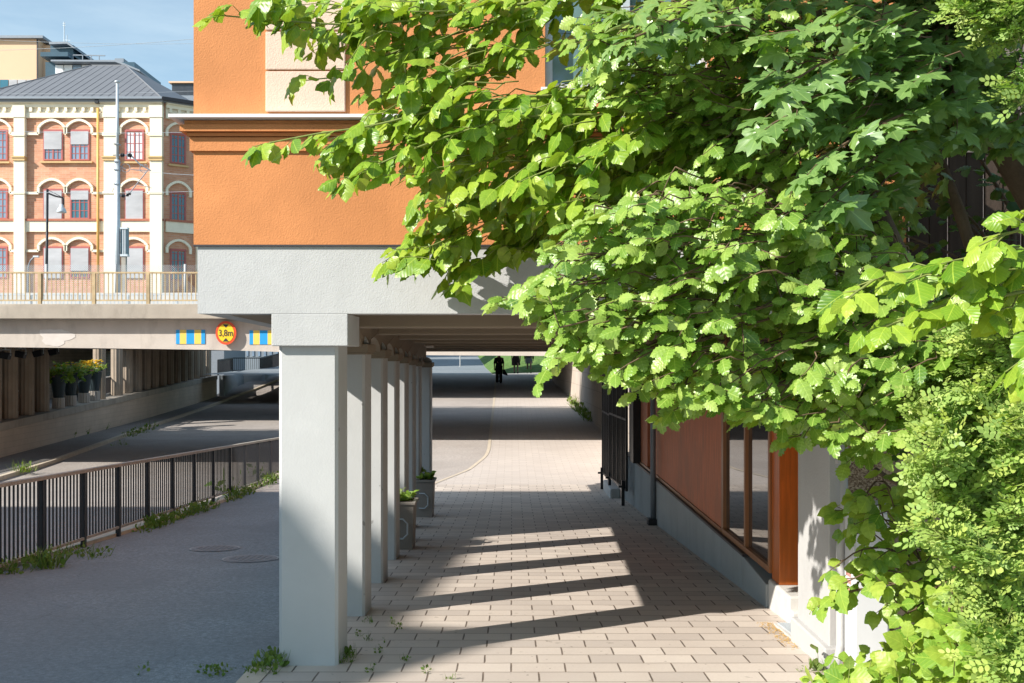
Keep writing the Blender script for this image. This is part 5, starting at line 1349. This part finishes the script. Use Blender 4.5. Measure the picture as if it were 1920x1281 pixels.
E.fill([(470, -10), (560, -25), (1030, -25), (1010, 60), (900, 120), (860, 190), (760, 190), (700, 110), (560, 70)], 5.2, 6.0, 80, (1420, 0, 5.6))
E.fill([(600, 262), (700, 200), (850, 165), (1000, 155), (1280, 150), (1340, 300), (1160, 420), (1020, 410), (930, 340), (760, 315), (660, 330)], 5.0, 6.1, 165, (1650, 210, 5.6))
E.size = .15
E.fill([(745, 480), (800, 410), (900, 340), (1050, 330), (1030, 450), (880, 520), (840, 500)], 6.4, 6.95, 42, (1250, 280, 6.5), (.18, .36))
E.size = .088
E.fill([(1640, 530), (1720, 490), (1920, 470), (1920, 570), (1800, 580), (1700, 590)], 2.85, 3.1, 16, (2080, 500, 3.0), (.08, .16))
E.fill([(1920, 380), (2200, 330), (2250, 560), (1925, 660)], 2.9, 3.4, 22, (2200, 480, 3.1), (.08, .18))
E.size = .14
for k in range(26):  # unseen elm branches overhead, added to shade the upper right
    e = np.array([rng.uniform(.1, 1.5), rng.uniform(3.9, 5.7), rng.uniform(4.5, 5.9)]); o_ = np.array([3.9, 3.7, 5.4]); mid = (o_ + e) / 2 + rv(.2)
    E.branch([tuple(o_), tuple(mid), tuple(e)], .012, .085, (.22, .45), .25, .9, .45)
E.finish(t, M['elm'], M['greentwig'])

# Swedish whitebeam: lobed leaves, dense, in the middle
t = thing('whitebeam_tree', (3.6, 5.6, gz(5.6)), 'whitebeam tree with lobed pale green leaves hanging over the passage mouth', 'tree')
m = MB(); hub = P(1720, 560, 5.3)
m.tube([(3.6, 5.6, gz(5.6) - .1), (3.3, 5.5, 1.0), tuple(P(1790, 700, 5.4)), tuple(hub), tuple(P(1640, 380, 5.5)), tuple(P(1560, 150, 5.6)), tuple(P(1500, -120, 5.6))], [.11, .09, .075, .06, .045, .03, .02], 10); m.build('trunk', M['bark'], t, smooth=True)
Wb = Plant(['sorbus', 'sorbus', 'sorbus2'], .098, .036, .42, .75, (.45, .24))
h1, h2, h3, h4 = (1720, 560, 5.3), (1660, 430, 5.4), (1790, 700, 5.4), (1580, 200, 5.5)
br = [
 [h1, (1500, 490, 4.9), (1250, 490, 4.6), (1080, 535, 4.5), (960, 560, 4.5)],
 [h1, (1450, 540, 4.6), (1230, 570, 4.4), (1090, 610, 4.3), (1035, 680, 4.3)],
 [h1, (1480, 590, 4.4), (1300, 640, 4.2), (1170, 660, 4.2), (1085, 670, 4.2)],
 [h1, (1500, 630, 4.4), (1350, 680, 4.3), (1230, 720, 4.3), (1170, 715, 4.3)],
 [h3, (1580, 680, 4.5), (1430, 730, 4.4), (1300, 755, 4.4), (1270, 765, 4.4)],
 [h3, (1640, 720, 4.5), (1520, 765, 4.4), (1430, 785, 4.4)],
 [h3, (1680, 750, 4.6), (1590, 790, 4.5), (1510, 815, 4.5)],
 [h2, (1500, 400, 5.0), (1320, 385, 4.7), (1160, 400, 4.6), (1060, 450, 4.6)],
 [h2, (1450, 440, 4.9), (1280, 440, 4.7), (1130, 480, 4.6), (1030, 520, 4.6)],
 [h2, (1520, 350, 5.0), (1380, 320, 4.8), (1260, 330, 4.7), (1180, 370, 4.7)],
 [h4, (1460, 220, 5.2), (1350, 180, 5.0), (1270, 190, 4.9)],
 [h4, (1470, 120, 5.2), (1340, 60, 5.1), (1230, 70, 5.0)],
 [h4, (1480, 20, 5.3), (1380, -30, 5.2), (1280, 0, 5.1)],
 [h2, (1560, 480, 4.9), (1420, 490, 4.6), (1330, 530, 4.5), (1250, 560, 4.5)],
 [h1, (1600, 560, 4.6), (1500, 560, 4.3), (1380, 590, 4.2), (1290, 600, 4.2)],
 [h1, (1640, 600, 4.6), (1560, 620, 4.3), (1470, 660, 4.2), (1400, 700, 4.2)],
 [h1, (1680, 640, 4.7), (1620, 660, 4.4), (1560, 710, 4.3), (1500, 760, 4.3)],
 [h1, (1700, 520, 4.8), (1620, 480, 4.5), (1540, 470, 4.4), (1460, 510, 4.4)],
 [h1, (1720, 600, 4.7), (1700, 640, 4.4), (1650, 690, 4.3), (1600, 740, 4.3)],
 [h3, (1760, 700, 4.8), (1720, 760, 4.6), (1660, 800, 4.5), (1620, 840, 4.5)],
 [h2, (1600, 380, 5.0), (1500, 300, 4.9), (1420, 270, 4.8), (1330, 260, 4.8)],
 [h3, (1750, 640, 4.6), (1700, 600, 4.3), (1640, 600, 4.2), (1590, 640, 4.2)],
 [h1, (1560, 520, 5.6), (1350, 560, 5.8), (1180, 600, 5.9), (1100, 620, 5.9)],
 [h2, (1500, 440, 5.8), (1300, 430, 6.0), (1150, 470, 6.0)],
 [h1, (1550, 610, 5.7), (1380, 660, 5.8), (1260, 690, 5.8)],
 [h3, (1640, 700, 5.5), (1500, 720, 5.5), (1380, 740, 5.5)],
 [h4, (1480, 260, 5.8), (1350, 280, 6.0), (1230, 300, 6.0)],
]
Wb.upw, Wb.tow, Wb.nz = .38, .6, .50
for pts in br: Wb.branch(W([(x, y, Y + (.15 if Y < 5 else .1)) for x, y, Y in pts]), .008, .055, (.12, .30), .18, .8, .04)
WP = [(960, 560), (1060, 430), (1180, 350), (1330, 330), (1500, 350), (1640, 430), (1700, 520), (1790, 640), (1770, 740), (1700, 800), (1640, 840), (1540, 815), (1480, 790), (1380, 765), (1290, 750), (1210, 720), (1150, 680), (1070, 660), (1040, 600)]
Wb.fill(WP, 4.15, 4.75, 420, h1, (.10, .22), (-.6, -.35, -.12)); Wb.fill(WP, 4.9, 6.0, 230, h1, (.14, .30))
Wb.fill([(1050, 60), (1200, 0), (1450, 0), (1520, 120), (1500, 300), (1350, 330), (1250, 230), (1100, 150)], 4.6, 5.8, 240, h4, (.14, .30))
Wb.finish(t, M['sorbus'], M['twig'])

# Norway maple: big palmate leaves, upper right, with the leaning trunk in the shade
t = thing('maple_tree', (4.0, 6.3, gz(6.3)), 'maple tree with broad pointed leaves and a leaning mottled trunk in deep shade', 'tree')
m = MB(); m.tube([(4.3, 6.4, gz(6.4) - .1), tuple(P(2060, 560, 6.3)), tuple(P(1960, 390, 6.2)), tuple(P(1895, 280, 6.1)), tuple(P(1850, 150, 6.0)), tuple(P(1830, -40, 5.9)), tuple(P(1815, -260, 5.8))], [.17, .14, .125, .115, .10, .085, .06], 14); m.build('trunk', M['bark'], t, smooth=True)
m = MB(); m.tube([tuple(P(1850, 560, 6.4)), tuple(P(1800, 400, 6.4)), tuple(P(1765, 310, 6.4)), tuple(P(1738, 245, 6.3)), tuple(P(1690, 120, 6.2))], [.04, .04, .036, .03, .02], 8); m.build('limb', M['bark'], t, smooth=True)
Mp = Plant(['maple'], .142, .058, .55, .6, (.42, .22))
k1, k2, k3 = (1860, 170, 6.0), (1830, -30, 5.9), (1738, 245, 6.3)
br = [
 [k1, (1760, 130, 5.2), (1640, 140, 4.6), (1530, 180, 4.3), (1470, 220, 4.2)],
 [k1, (1780, 190, 5.0), (1680, 220, 4.5), (1600, 260, 4.3), (1540, 300, 4.2)],
 [k3, (1700, 260, 5.2), (1650, 290, 4.6), (1600, 330, 4.4), (1560, 370, 4.3)],
 [k1, (1780, 100, 5.2), (1650, 90, 4.7), (1560, 110, 4.4), (1490, 150, 4.3)],
 [k2, (1650, -10, 5.2), (1450, 20, 4.8), (1300, 30, 4.6), (1190, 70, 4.5)],
 [k2, (1700, 20, 5.4), (1560, 40, 5.0), (1450, 90, 4.8)],
 [k1, (1720, 180, 5.6), (1600, 200, 5.2), (1500, 250, 5.0)],
 [k3, (1690, 300, 5.6), (1640, 360, 5.2), (1600, 400, 5.0)],
]
for pts in br: Mp.branch(W(pts), .012, .10, (.10, .26), .16, .8, .15)
br = [
 [k2, (1800, 40, 5.6), (1740, 80, 5.4), (1690, 130, 5.4)], [k2, (1850, 20, 5.5), (1840, 80, 5.4), (1800, 150, 5.4)], [k1, (1820, 220, 5.6), (1760, 250, 5.5), (1720, 240, 5.4)],
 [k2, (1900, -20, 5.6), (1920, 60, 5.5), (1900, 140, 5.4)], [k1, (1900, 160, 5.7), (1930, 210, 5.6), (1900, 260, 5.5)], [k2, (1760, -30, 5.6), (1650, 10, 5.5), (1600, 60, 5.5)],
 [k1, (1790, 230, 6.2), (1740, 330, 6.3), (1700, 400, 6.4)],
]
for pts in br: Mp.branch(W(pts), .010, .085, (.14, .32), .18, .9, .1)
Mp.fill([(1160, 20), (1400, -20), (1720, 0), (1750, 150), (1720, 290), (1650, 380), (1540, 370), (1440, 250), (1400, 150), (1220, 100)], 4.2, 5.0, 46, k1, (.12, .26))
Mp.fill([(1120, -10), (1480, -20), (1700, 100), (1690, 380), (1500, 390), (1280, 330), (1150, 200)], 5.4, 6.7, 150, k1, (.16, .32))
Mp.fill([(1480, 0), (1900, -20), (1890, 240), (1780, 270), (1650, 220), (1560, 120)], 5.2, 6.6, 120, k1, (.14, .30))
Mp.fill([(1900, -200), (2350, -250), (2350, 330), (1930, 260)], 5.0, 6.4, 90, k1, (.16, .34))
# high crown above the picture that throws the garden corner into shade
for c0 in ((1700, -150, 5.0), (1500, -160, 5.0), (1900, -180, 4.6), (1780, -260, 4.8), (1600, -300, 5.2), (1380, -220, 5.2), (2050, -120, 4.4), (2050, -300, 4.6)):
    for q_ in range(3):
        e = np.array(P(*c0)) + rv(.45); mid = (np.array(P(*k2)) + e) / 2 + rv(.12)
        Mp.branch([tuple(P(*k2)), tuple(mid), tuple(e)], .012, .11, (.18, .40), .2, .9, .25)
Mp.finish(t, M['maple'], M['twig'])

# small leaved burnet rose thicket, right edge
def thicket(pl, Yf, n, base, Pn, lump=60, depth=.5):
    xs = [a for a, b in pl]; ys_ = [b for a, b in pl]; k = 0
    cs = [(rng.uniform(min(xs), max(xs)), rng.uniform(min(ys_), max(ys_)), rng.uniform(-.5, .9)) for _ in range(26)]
    while k < n:
        x, y = rng.uniform(min(xs), max(xs)), rng.uniform(min(ys_), max(ys_))
        if not in_poly(x, y, pl): continue
        j = min(range(len(cs)), key=lambda i: (cs[i][0] - x) ** 2 + (cs[i][1] - y) ** 2)
        rr = math.hypot(cs[j][0] - x, cs[j][1] - y)
        Y = Yf + depth * .35 * cs[j][2] + .0035 * rr + abs(rng.normal(0, .22)) * depth
        p = np.array(P(x, y, Y)); d = unit(np.array([rng.normal(-.35, .5), rng.normal(-.4, .4), rng.normal(.35, .45)]))
        Pn.twig(p - d * .05, d, rng.uniform(.07, .16), .0018); k += 1
t = thing('rose_thicket', (2.1, 4.1, gz(4.1)), 'dense wild rose thicket of tiny bright leaflets at the edge beside the white cabinet', 'shrub')
Rs = Plant(['rose'], .092, .036, .15, .55, (.52, .28))
thicket([(1925, 560), (1830, 570), (1790, 640), (1760, 700), (1720, 730), (1730, 790), (1780, 830), (1735, 850), (1725, 900), (1755, 960), (1740, 1010), (1790, 1060), (1800, 1110), (1850, 1130), (1830, 1180), (1930, 1200)], 3.8, 1000, None, Rs, depth=.75)
thicket([(1930, 1120), (1840, 1150), (1860, 1290), (1935, 1290)], 3.8, 200, None, Rs)
thicket([(1925, 560), (2300, 540), (2330, 1290), (1925, 1290)], 4.0, 520, None, Rs, depth=.75)
m = MB()
for k in range(34):
    a = P(rng.uniform(1740, 2250), rng.uniform(600, 1180), 4.3 + rng.uniform(-.1, .3)); b_ = (2.3 + rng.uniform(-.5, .6), 4.4 + rng.uniform(-.2, .4), gz(4.3)); mid = (Vector(b_) + a) / 2 + Vector((rng.uniform(-.1, .2), 0, .3))
    m.tube(path_pts([b_, tuple(mid), tuple(a)], .12), .006, 5)
m.build('stems', M['twig'], t, smooth=True)
Rs.finish(t, M['rose'], M['greentwig'], 'crown', 'twigs')
t = thing('rose_bough', (2.9, 4.6, 4.6), 'sunlit bough of tiny leaflets hanging in the upper corner above the leaning trunk', 'bough')
Rb = Plant(['rose'], .088, .034, .25, .55, (.5, .24))
thicket([(1930, -10), (1800, -10), (1775, 20), (1790, 38), (1830, 30), (1850, 55), (1880, 90), (1925, 100)], 3.9, 150, None, Rb)
thicket([(1930, 160), (1900, 170), (1895, 190), (1930, 200)], 3.9, 14, None, Rb)
m = MB(); m.tube(path_pts([(3.4, 4.4, 4.9), tuple(P(1990, -40, 4.1)), tuple(P(1900, 10, 4.0)), tuple(P(1830, 20, 3.95))], .1), .008, 6); m.build('stem', M['twig'], t, smooth=True)
Rb.finish(t, M['rose'], M['greentwig'], 'crown', 'twigs')

# broad leaved undergrowth in front of the cabinet and along the bottom
t = thing('hazel_shrub', (2.2, 5.6, gz(5.6)), 'hazel shrub with round leaves leaning over the white cabinet', 'shrub')
Hz = Plant(['broad', 'elm2'], .09, .034, .45, .55, (.5, .22))
hb = (1760, 1130, 5.4)
for pts in ([hb, (1700, 1000, 5.2), (1640, 970, 5.1), (1590, 960, 5.1)], [hb, (1690, 1040, 5.1), (1620, 1030, 5.0), (1570, 1060, 5.0)], [hb, (1700, 1080, 5.0), (1640, 1070, 4.9), (1590, 1090, 4.9)], [hb, (1740, 1080, 5.0), (1720, 1090, 4.8), (1680, 1095, 4.8)],
            [hb, (1760, 1060, 5.0), (1790, 1080, 4.8), (1760, 1100, 4.8)], [hb, (1720, 960, 5.3), (1680, 930, 5.3), (1620, 935, 5.3)], [hb, (1650, 1010, 5.3), (1610, 1000, 5.3)], [hb, (1730, 1130, 4.9), (1700, 1150, 4.8), (1660, 1100, 4.8)], [(1700, 960, 5.3), (1650, 900, 5.3), (1610, 950, 5.3)],
            [(1650, 1100, 5.0), (1590, 1110, 5.0), (1555, 1125, 5.0)]):
    Hz.branch(W(pts), .006, .06, (.07, .18), .12, .8, .1)
Hz.fill([(1600, 930), (1720, 890), (1750, 1090), (1690, 1140), (1590, 1110), (1580, 1040)], 4.9, 5.4, 28, hb, (.10, .2))
Hz.tw.tube([(2.35, 5.5, gz(5.5)), tuple(P(*hb))], [.014, .008], 6)
Hz.finish(t, M['broad'], M['twig'])
t = thing('nettle_patch', (1.9, 5.2, gz(5.2)), 'low patch of soft broad leaved plants along the bottom edge below the rose thicket', 'plant')
Nt = Plant(['broad', 'elm2'], .095, .045, .25, .6, (.5, .24))
def patch(pl, Y0, n):
    xs = [a for a, b in pl]; ys_ = [b for a, b in pl]; k = 0
    while k < n:
        x, y = rng.uniform(min(xs), max(xs)), rng.uniform(min(ys_), max(ys_))
        if not in_poly(x, y, pl): continue
        p = np.array(P(x, y, Y0 + rng.uniform(-.35, .5))); Nt.twig(p - np.array([0, 0, .1]), np.array([rng.normal(-.2, .4), rng.normal(-.3, .3), 1.0]), rng.uniform(.10, .22), .003); k += 1
patch([(1935, 1180), (1850, 1140), (1800, 1100), (1770, 1150), (1740, 1190), (1690, 1200), (1670, 1240), (1560, 1262), (1530, 1290), (1935, 1290)], 4.9, 230)
patch([(1935, 1120), (1850, 1150), (1790, 1180), (1780, 1290), (1935, 1290)], 4.3, 110)
Nt.finish(t, M['broad'], M['greentwig'], 'leaves', 'stems')
# dark understorey between maple trunk and fence
t = thing('dark_shrub', (3.1, 6.9, gz(6.9)), 'shaded dark leaved shrub in front of the board fence', 'shrub')
Dk = Plant(['sorbus2', 'broad'], .10, .06, .5, .5, (.4, .2))
for pts in ([(1900, 600, 6.8), (1820, 500, 6.7), (1720, 450, 6.6), (1640, 430, 6.6)], [(1900, 600, 6.8), (1850, 450, 6.7), (1780, 380, 6.7), (1700, 360, 6.7)], [(1900, 600, 6.8), (1880, 480, 6.8), (1880, 380, 6.8)], [(1900, 650, 6.6), (1780, 560, 6.5), (1680, 520, 6.5)], [(1900, 800, 6.8), (1780, 780, 6.7), (1680, 760, 6.7), (1620, 790, 6.6)],
            [(1900, 800, 6.8), (1750, 830, 6.7), (1660, 840, 6.7)], [(1900, 700, 6.8), (1760, 680, 6.7), (1620, 680, 6.6)], [(1900, 650, 6.8), (1800, 620, 6.7), (1700, 600, 6.6), (1560, 620, 6.6)], [(1900, 400, 7.0), (1760, 180, 7.0), (1650, 120, 6.9), (1560, 90, 6.9)], [(1900, 500, 7.0), (1700, 330, 7.0), (1600, 380, 6.9), (1480, 400, 6.9)], [(1700, 330, 7.0), (1620, 280, 6.9), (1500, 280, 6.9)], [(1900, 600, 6.8), (2050, 560, 6.7), (2220, 520, 6.6)], [(1900, 400, 7.0), (2080, 380, 6.8), (2250, 400, 6.7)], [(1900, 800, 6.8), (2080, 740, 6.6), (2280, 700, 6.6)]):
    Dk.branch(W(pts), .012, .09, (.18, .40), .2, .9, .05)
Dk.tw.tube([(3.4, 7.0, gz(7)), tuple(P(1900, 800, 6.8)), tuple(P(1900, 400, 7.0))], [.04, .03, .02], 8)
# bare dark bough that crosses in front of the boards
Dk.tw.tube(path_pts([tuple(P(1860, 940, 6.4)), tuple(P(1740, 925, 6.5)), tuple(P(1680, 905, 6.6)), tuple(P(1640, 880, 6.7))], .08), [.022] * 3 + [.018] * 40 if False else .018, 6)
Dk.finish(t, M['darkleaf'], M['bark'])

# board fence and wall behind the garden corner
t = thing('board_fence', (4.2, 7.75, gz(7.7)), 'tall weathered vertical board fence in deep shade behind the trees', 'fence')
m = MB(); x = 2.74; k = 0
zt_ = CAMZ + (HY - 283) / FPX * 7.75
while x < 7.2:
    wd = .135 + .02 * rng.random(); m.box(x, x + wd - .012, 7.70 + .012 * (k % 2), 7.725 + .012 * (k % 2), gz(7.7) - .05, zt_ - .03 * rng.random()); x += wd; k += 1
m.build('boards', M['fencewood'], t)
m = MB(); m.box(2.72, 7.2, 7.66, 7.77, zt_ + .005, zt_ + .05); m.build('cap_rail', M['fencewood'], t)
t = thing('plank_wall', (2.95, 7.4, gz(7.4)), 'short wall of pale brown upright planks beside the white cabinet', 'wall')
m = MB(); x = 2.725; k = 0
while x < 3.5:
    wd = .17 + .03 * rng.random(); m.box(x, x + wd - .010, 7.42 + .01 * (k % 2), 7.46 + .01 * (k % 2), gz(7.4) - .05, CAMZ - .45 - .05 * rng.random()); x += wd; k += 1
m.build('planks', M['palewood'], t)
t = thing('stone_post', (2.98, 7.25, gz(7.2)), 'pale weathered stone post right of the white cabinet', 'post')
zp = P(0, 1120, 7.2).z
m = MB(); m.box(P(1672, 0, 7.2).x, P(1712, 0, 7.2).x, 7.15, 7.32, gz(7.2) - .05, zp); m.build('shaft', M['palewood'], t, bevel=.015)
t = thing('beige_house', (5.5, 13, gz(10)), 'pale beige rendered house wall glimpsed through the maple leaves', 'building')
m = MB(); m.box(3.6, 14, 11.5, 18, gz(10) - .5, CAMZ + 5); m.build('wall', M['beige'], t)
m = MB(); m.box(3.5, 14.1, 11.4, 18.1, CAMZ + 5.002, CAMZ + 5.2); m.build('roof', M['greysteel'], t)

# weeds and grass along edges

LW = Leaves()
def tuft(x, y, z, n, h, r=.12, kinds=('grass',), tint=(.45, .25)):
    for _ in range(n):
        a = rng.uniform(0, 6.283); q_ = rng.random() ** .6; p = np.array([x + r * q_ * math.cos(a), y + r * q_ * math.sin(a), z - .01])
        ax = np.array([math.cos(a) * .7 * q_ + rng.normal(0, .25), math.sin(a) * .7 * q_ + rng.normal(0, .25), 1.0])
        kd = kinds[rng.integers(len(kinds))]
        if kd != 'grass': ax[2] = rng.uniform(.1, .9); p[2] += h * rng.random() * .7
        LW.put(kd, p, ax, np.array([math.cos(a), math.sin(a), .6]) + rv(.3), h * (rng.uniform(.5, 1.2) if kd == 'grass' else rng.uniform(.18, .38)), float(np.clip(rng.normal(*tint), 0, 1)))
Y = 10.5
while Y < 26:
    x = interp(Y, [(9, -5.62), (12.5, -5.70), (24, -5.9), (31, -5.95)])
    dn = .42 + .40 * math.sin(Y * 2.1) + .4 * math.sin(Y * .83 + 1) - (.75 if 14.3 < Y < 16 else 0)
    if 16 < Y < 21.5: dn += .5
    if dn > .3: tuft(x + rng.normal(.03, .06), Y, gz(Y), int(20 * dn), .12 + .13 * min(1, dn), .14, ('grass', 'grass', 'broad', 'elm2'))
    Y += .16
for (px_, Yt, n, h) in ((15, 11.6, 90, .22), (80, 11.95, 130, .26), (168, 12.8, 60, .17)):
    x = (px_ - CX) / FPX * Yt; tuft(x + .05, Yt, gz(Yt), n, h, .22, ('grass', 'grass', 'broad', 'elm2', 'rose'))
for k in range(16): tuft(-1.72 + rng.normal(0, .05), 7.2 + rng.normal(0, .10), gz(7.2), 10, .13, .07, ('grass', 'broad', 'rose', 'elm2'))
for k in range(14): tuft(-2.05 + rng.normal(0, .14), 7.12 + rng.normal(0, .05), gz(7.1), 9, .09, .07, ('rose', 'broad', 'elm2'))
for k in range(10): tuft(-1.22 + rng.normal(0, .03), 7.25 + .4 * rng.random(), gz(7.4), 7, .10, .03, ('grass', 'broad'))
for (px_, py_) in ((700, 1205), (712, 1225), (670, 1195), (685, 1150), (733, 1172), (756, 1242), (700, 1262), (805, 1262), (690, 1168), (665, 1230), (850, 1275), (1525, 1215), (1515, 1222), (745, 1180)):
    Yt = 7.4
    for _ in range(20): Yt = interp(Yt, PED) * FPX / (py_ - HY)
    x = (px_ - CX) / FPX * Yt
    for k in range(3): tuft(x + rng.normal(0, .03), Yt + rng.normal(0, .02), gz(Yt) + .008, 7, .05 + .03 * rng.random(), .02, ('grass', 'rose', 'broad'))
for k in range(40): tuft(2.2 + rng.normal(0, .12), 7.0 + rng.normal(0, .12), gz(7), 4, .06, .05, ('grass', 'rose'))
tuft(2.14, 7.16, gz(7.1), 10, .22, .03, ('broad', 'elm2', 'grass'))
for (px_, py_, n, h) in ((125, 822, 60, .35), (150, 815, 60, .35), (185, 806, 40, .4), (205, 800, 30, .4), (45, 884, 70, .28), (245, 818, 40, .3), (265, 812, 40, .3), (280, 806, 30, .35), (225, 835, 25, .2), (425, 728, 14, .5), (470, 732, 14, .4)):
    Yt = 30.0
    for _ in range(30): Yt = (interp(Yt, ROAD) - .1) * FPX / (py_ - HY)
    tuft((px_ - CX) / FPX * Yt, Yt, rz(Yt) + .1, n, h * 1.2, .35, ('grass', 'grass', 'elm2'), (.6, .2))
for k in range(24): Yt = 39 + k * .35; tuft(interp(Yt, [(a, b) for a, b in wp]) - .15, Yt, gz(Yt), 12, .45, .2, ('grass', 'elm2'), (.7, .2))
tag(LW.build('weeds', M['weed'], None), kind='stuff')

# plants in the planters
for i, (x, y, z, lab, seed) in enumerate(PLANTERS):
    t = thing('potted_plant', (x, y, z), lab, 'plant'); A = Plant(['broad', 'elm2'], .13 if i else .085, .05, .35, .4, (.35, .2))
    for k in range(16 if i else 34):
        a = rng.uniform(0, 6.283); A.twig(np.array([x + .08 * math.cos(a), y + .08 * math.sin(a), z - .02]), np.array([math.cos(a) * .8, math.sin(a) * .8, 1.0]), rng.uniform(.08, .2), .004)
    A.finish(t, M['broad'], M['greentwig'], 'leaves', 'stems')
    if i == 9:
        m = MB()
        for k in range(26):
            a = rng.uniform(0, 6.283); c_ = Vector((x + .14 * rng.random() * math.cos(a), y + .14 * rng.random() * math.sin(a), z + .10 + .06 * rng.random())); m.lathe(c_, [(.003, 0), (.012, .008), (.010, .02), (.002, .026)], 6)
        m.build('blossom', simple('purple_petals', (.20, .08, .28), .7, .2, 30), t)

# flower tubs in the sunlit slot of the colonnade
labels = ['shaded dark tub with drooping greens and few yellow flowers, nearest the floodlit column group', 'dark tub with tall greens and half shaded yellow flowers, second from the floodlit columns', 'dark tub on a fluted block with pink and bright yellow flowers in full sun', 'dark tub with white and yellow flowers, beside the sunlit round column']
for i, (p, qb, qt) in enumerate(((126, 764, 697), (148, 757, 695), (173, 753, 697), (192, 748, 698))):
    Y = wallY(p) + .0; x = xw(Y) - .35; z0 = ledge(Y); sc_ = Y / FPX
    hb = .42; ht = .92
    t = thing('flower_tub', (x, Y, z0), labels[i], 'flower tub', 'flower tubs on the colonnade ledge')
    n = 28; r = .24
    m = MB(); m.prism([(x + r * (1 if k % 2 else .9) * math.cos(2 * math.pi * k / n), Y + r * (1 if k % 2 else .9) * math.sin(2 * math.pi * k / n), z0 + .002) for k in range(n)], (0, 0, hb)); m.build('fluted_block', M['concrete'], t)
    m = MB(); m.lathe((x, Y, z0 + hb + .004), [(.19, 0), (.19, .03), (.20, .05), (.31, ht - .05), (.34, ht - .04), (.34, ht), (.30, ht)], 18); m.build('tub', M['tub'], t, smooth=False)
    zt2 = z0 + hb + ht
    A = Plant(['broad', 'rose', 'elm3'], .17, .07, .3, .5, (.4, .25))
    for k in range(46):
        a = rng.uniform(0, 6.283); A.twig(np.array([x + .2 * math.cos(a), Y + .2 * math.sin(a), zt2 - .05]), np.array([math.cos(a) * .8, math.sin(a) * .8, rng.uniform(.1, 1.6)]), rng.uniform(.12, .42 if i != 1 else .6), .006)
    if i < 2:
        for k in range(12):
            a = rng.uniform(0, 6.283); A.twig(np.array([x + .3 * math.cos(a), Y + .3 * math.sin(a), zt2]), np.array([math.cos(a), math.sin(a), -.9]), .4, .006)
    pl_ = A.L.build('leaves', M['broad'], t); A.tw.build('stems', M['greentwig'], t)
    for nm, mt, cnt, h0, h1_, rad in (('yellow_flowers', M['flower_y'], (6, 22, 55, 45)[i], .10, .42, .36), ('pink_flowers', M['flower_p'] if i < 3 else M['white'], (8, 12, 50, 30)[i], -.12, .06, .38)):
        m = MB()
        for k in range(cnt):
            a = rng.uniform(0, 6.283); rr = rad * rng.random() ** .5; c_ = Vector((x + rr * math.cos(a), Y + rr * math.sin(a), zt2 + rng.uniform(h0, h1_)))
            m.lathe(c_, [(.012, 0), (.055, .015), (.065, .035), (.02, .05)], 7)
        m.build(nm, mt, t)['kind'] = 'stuff'
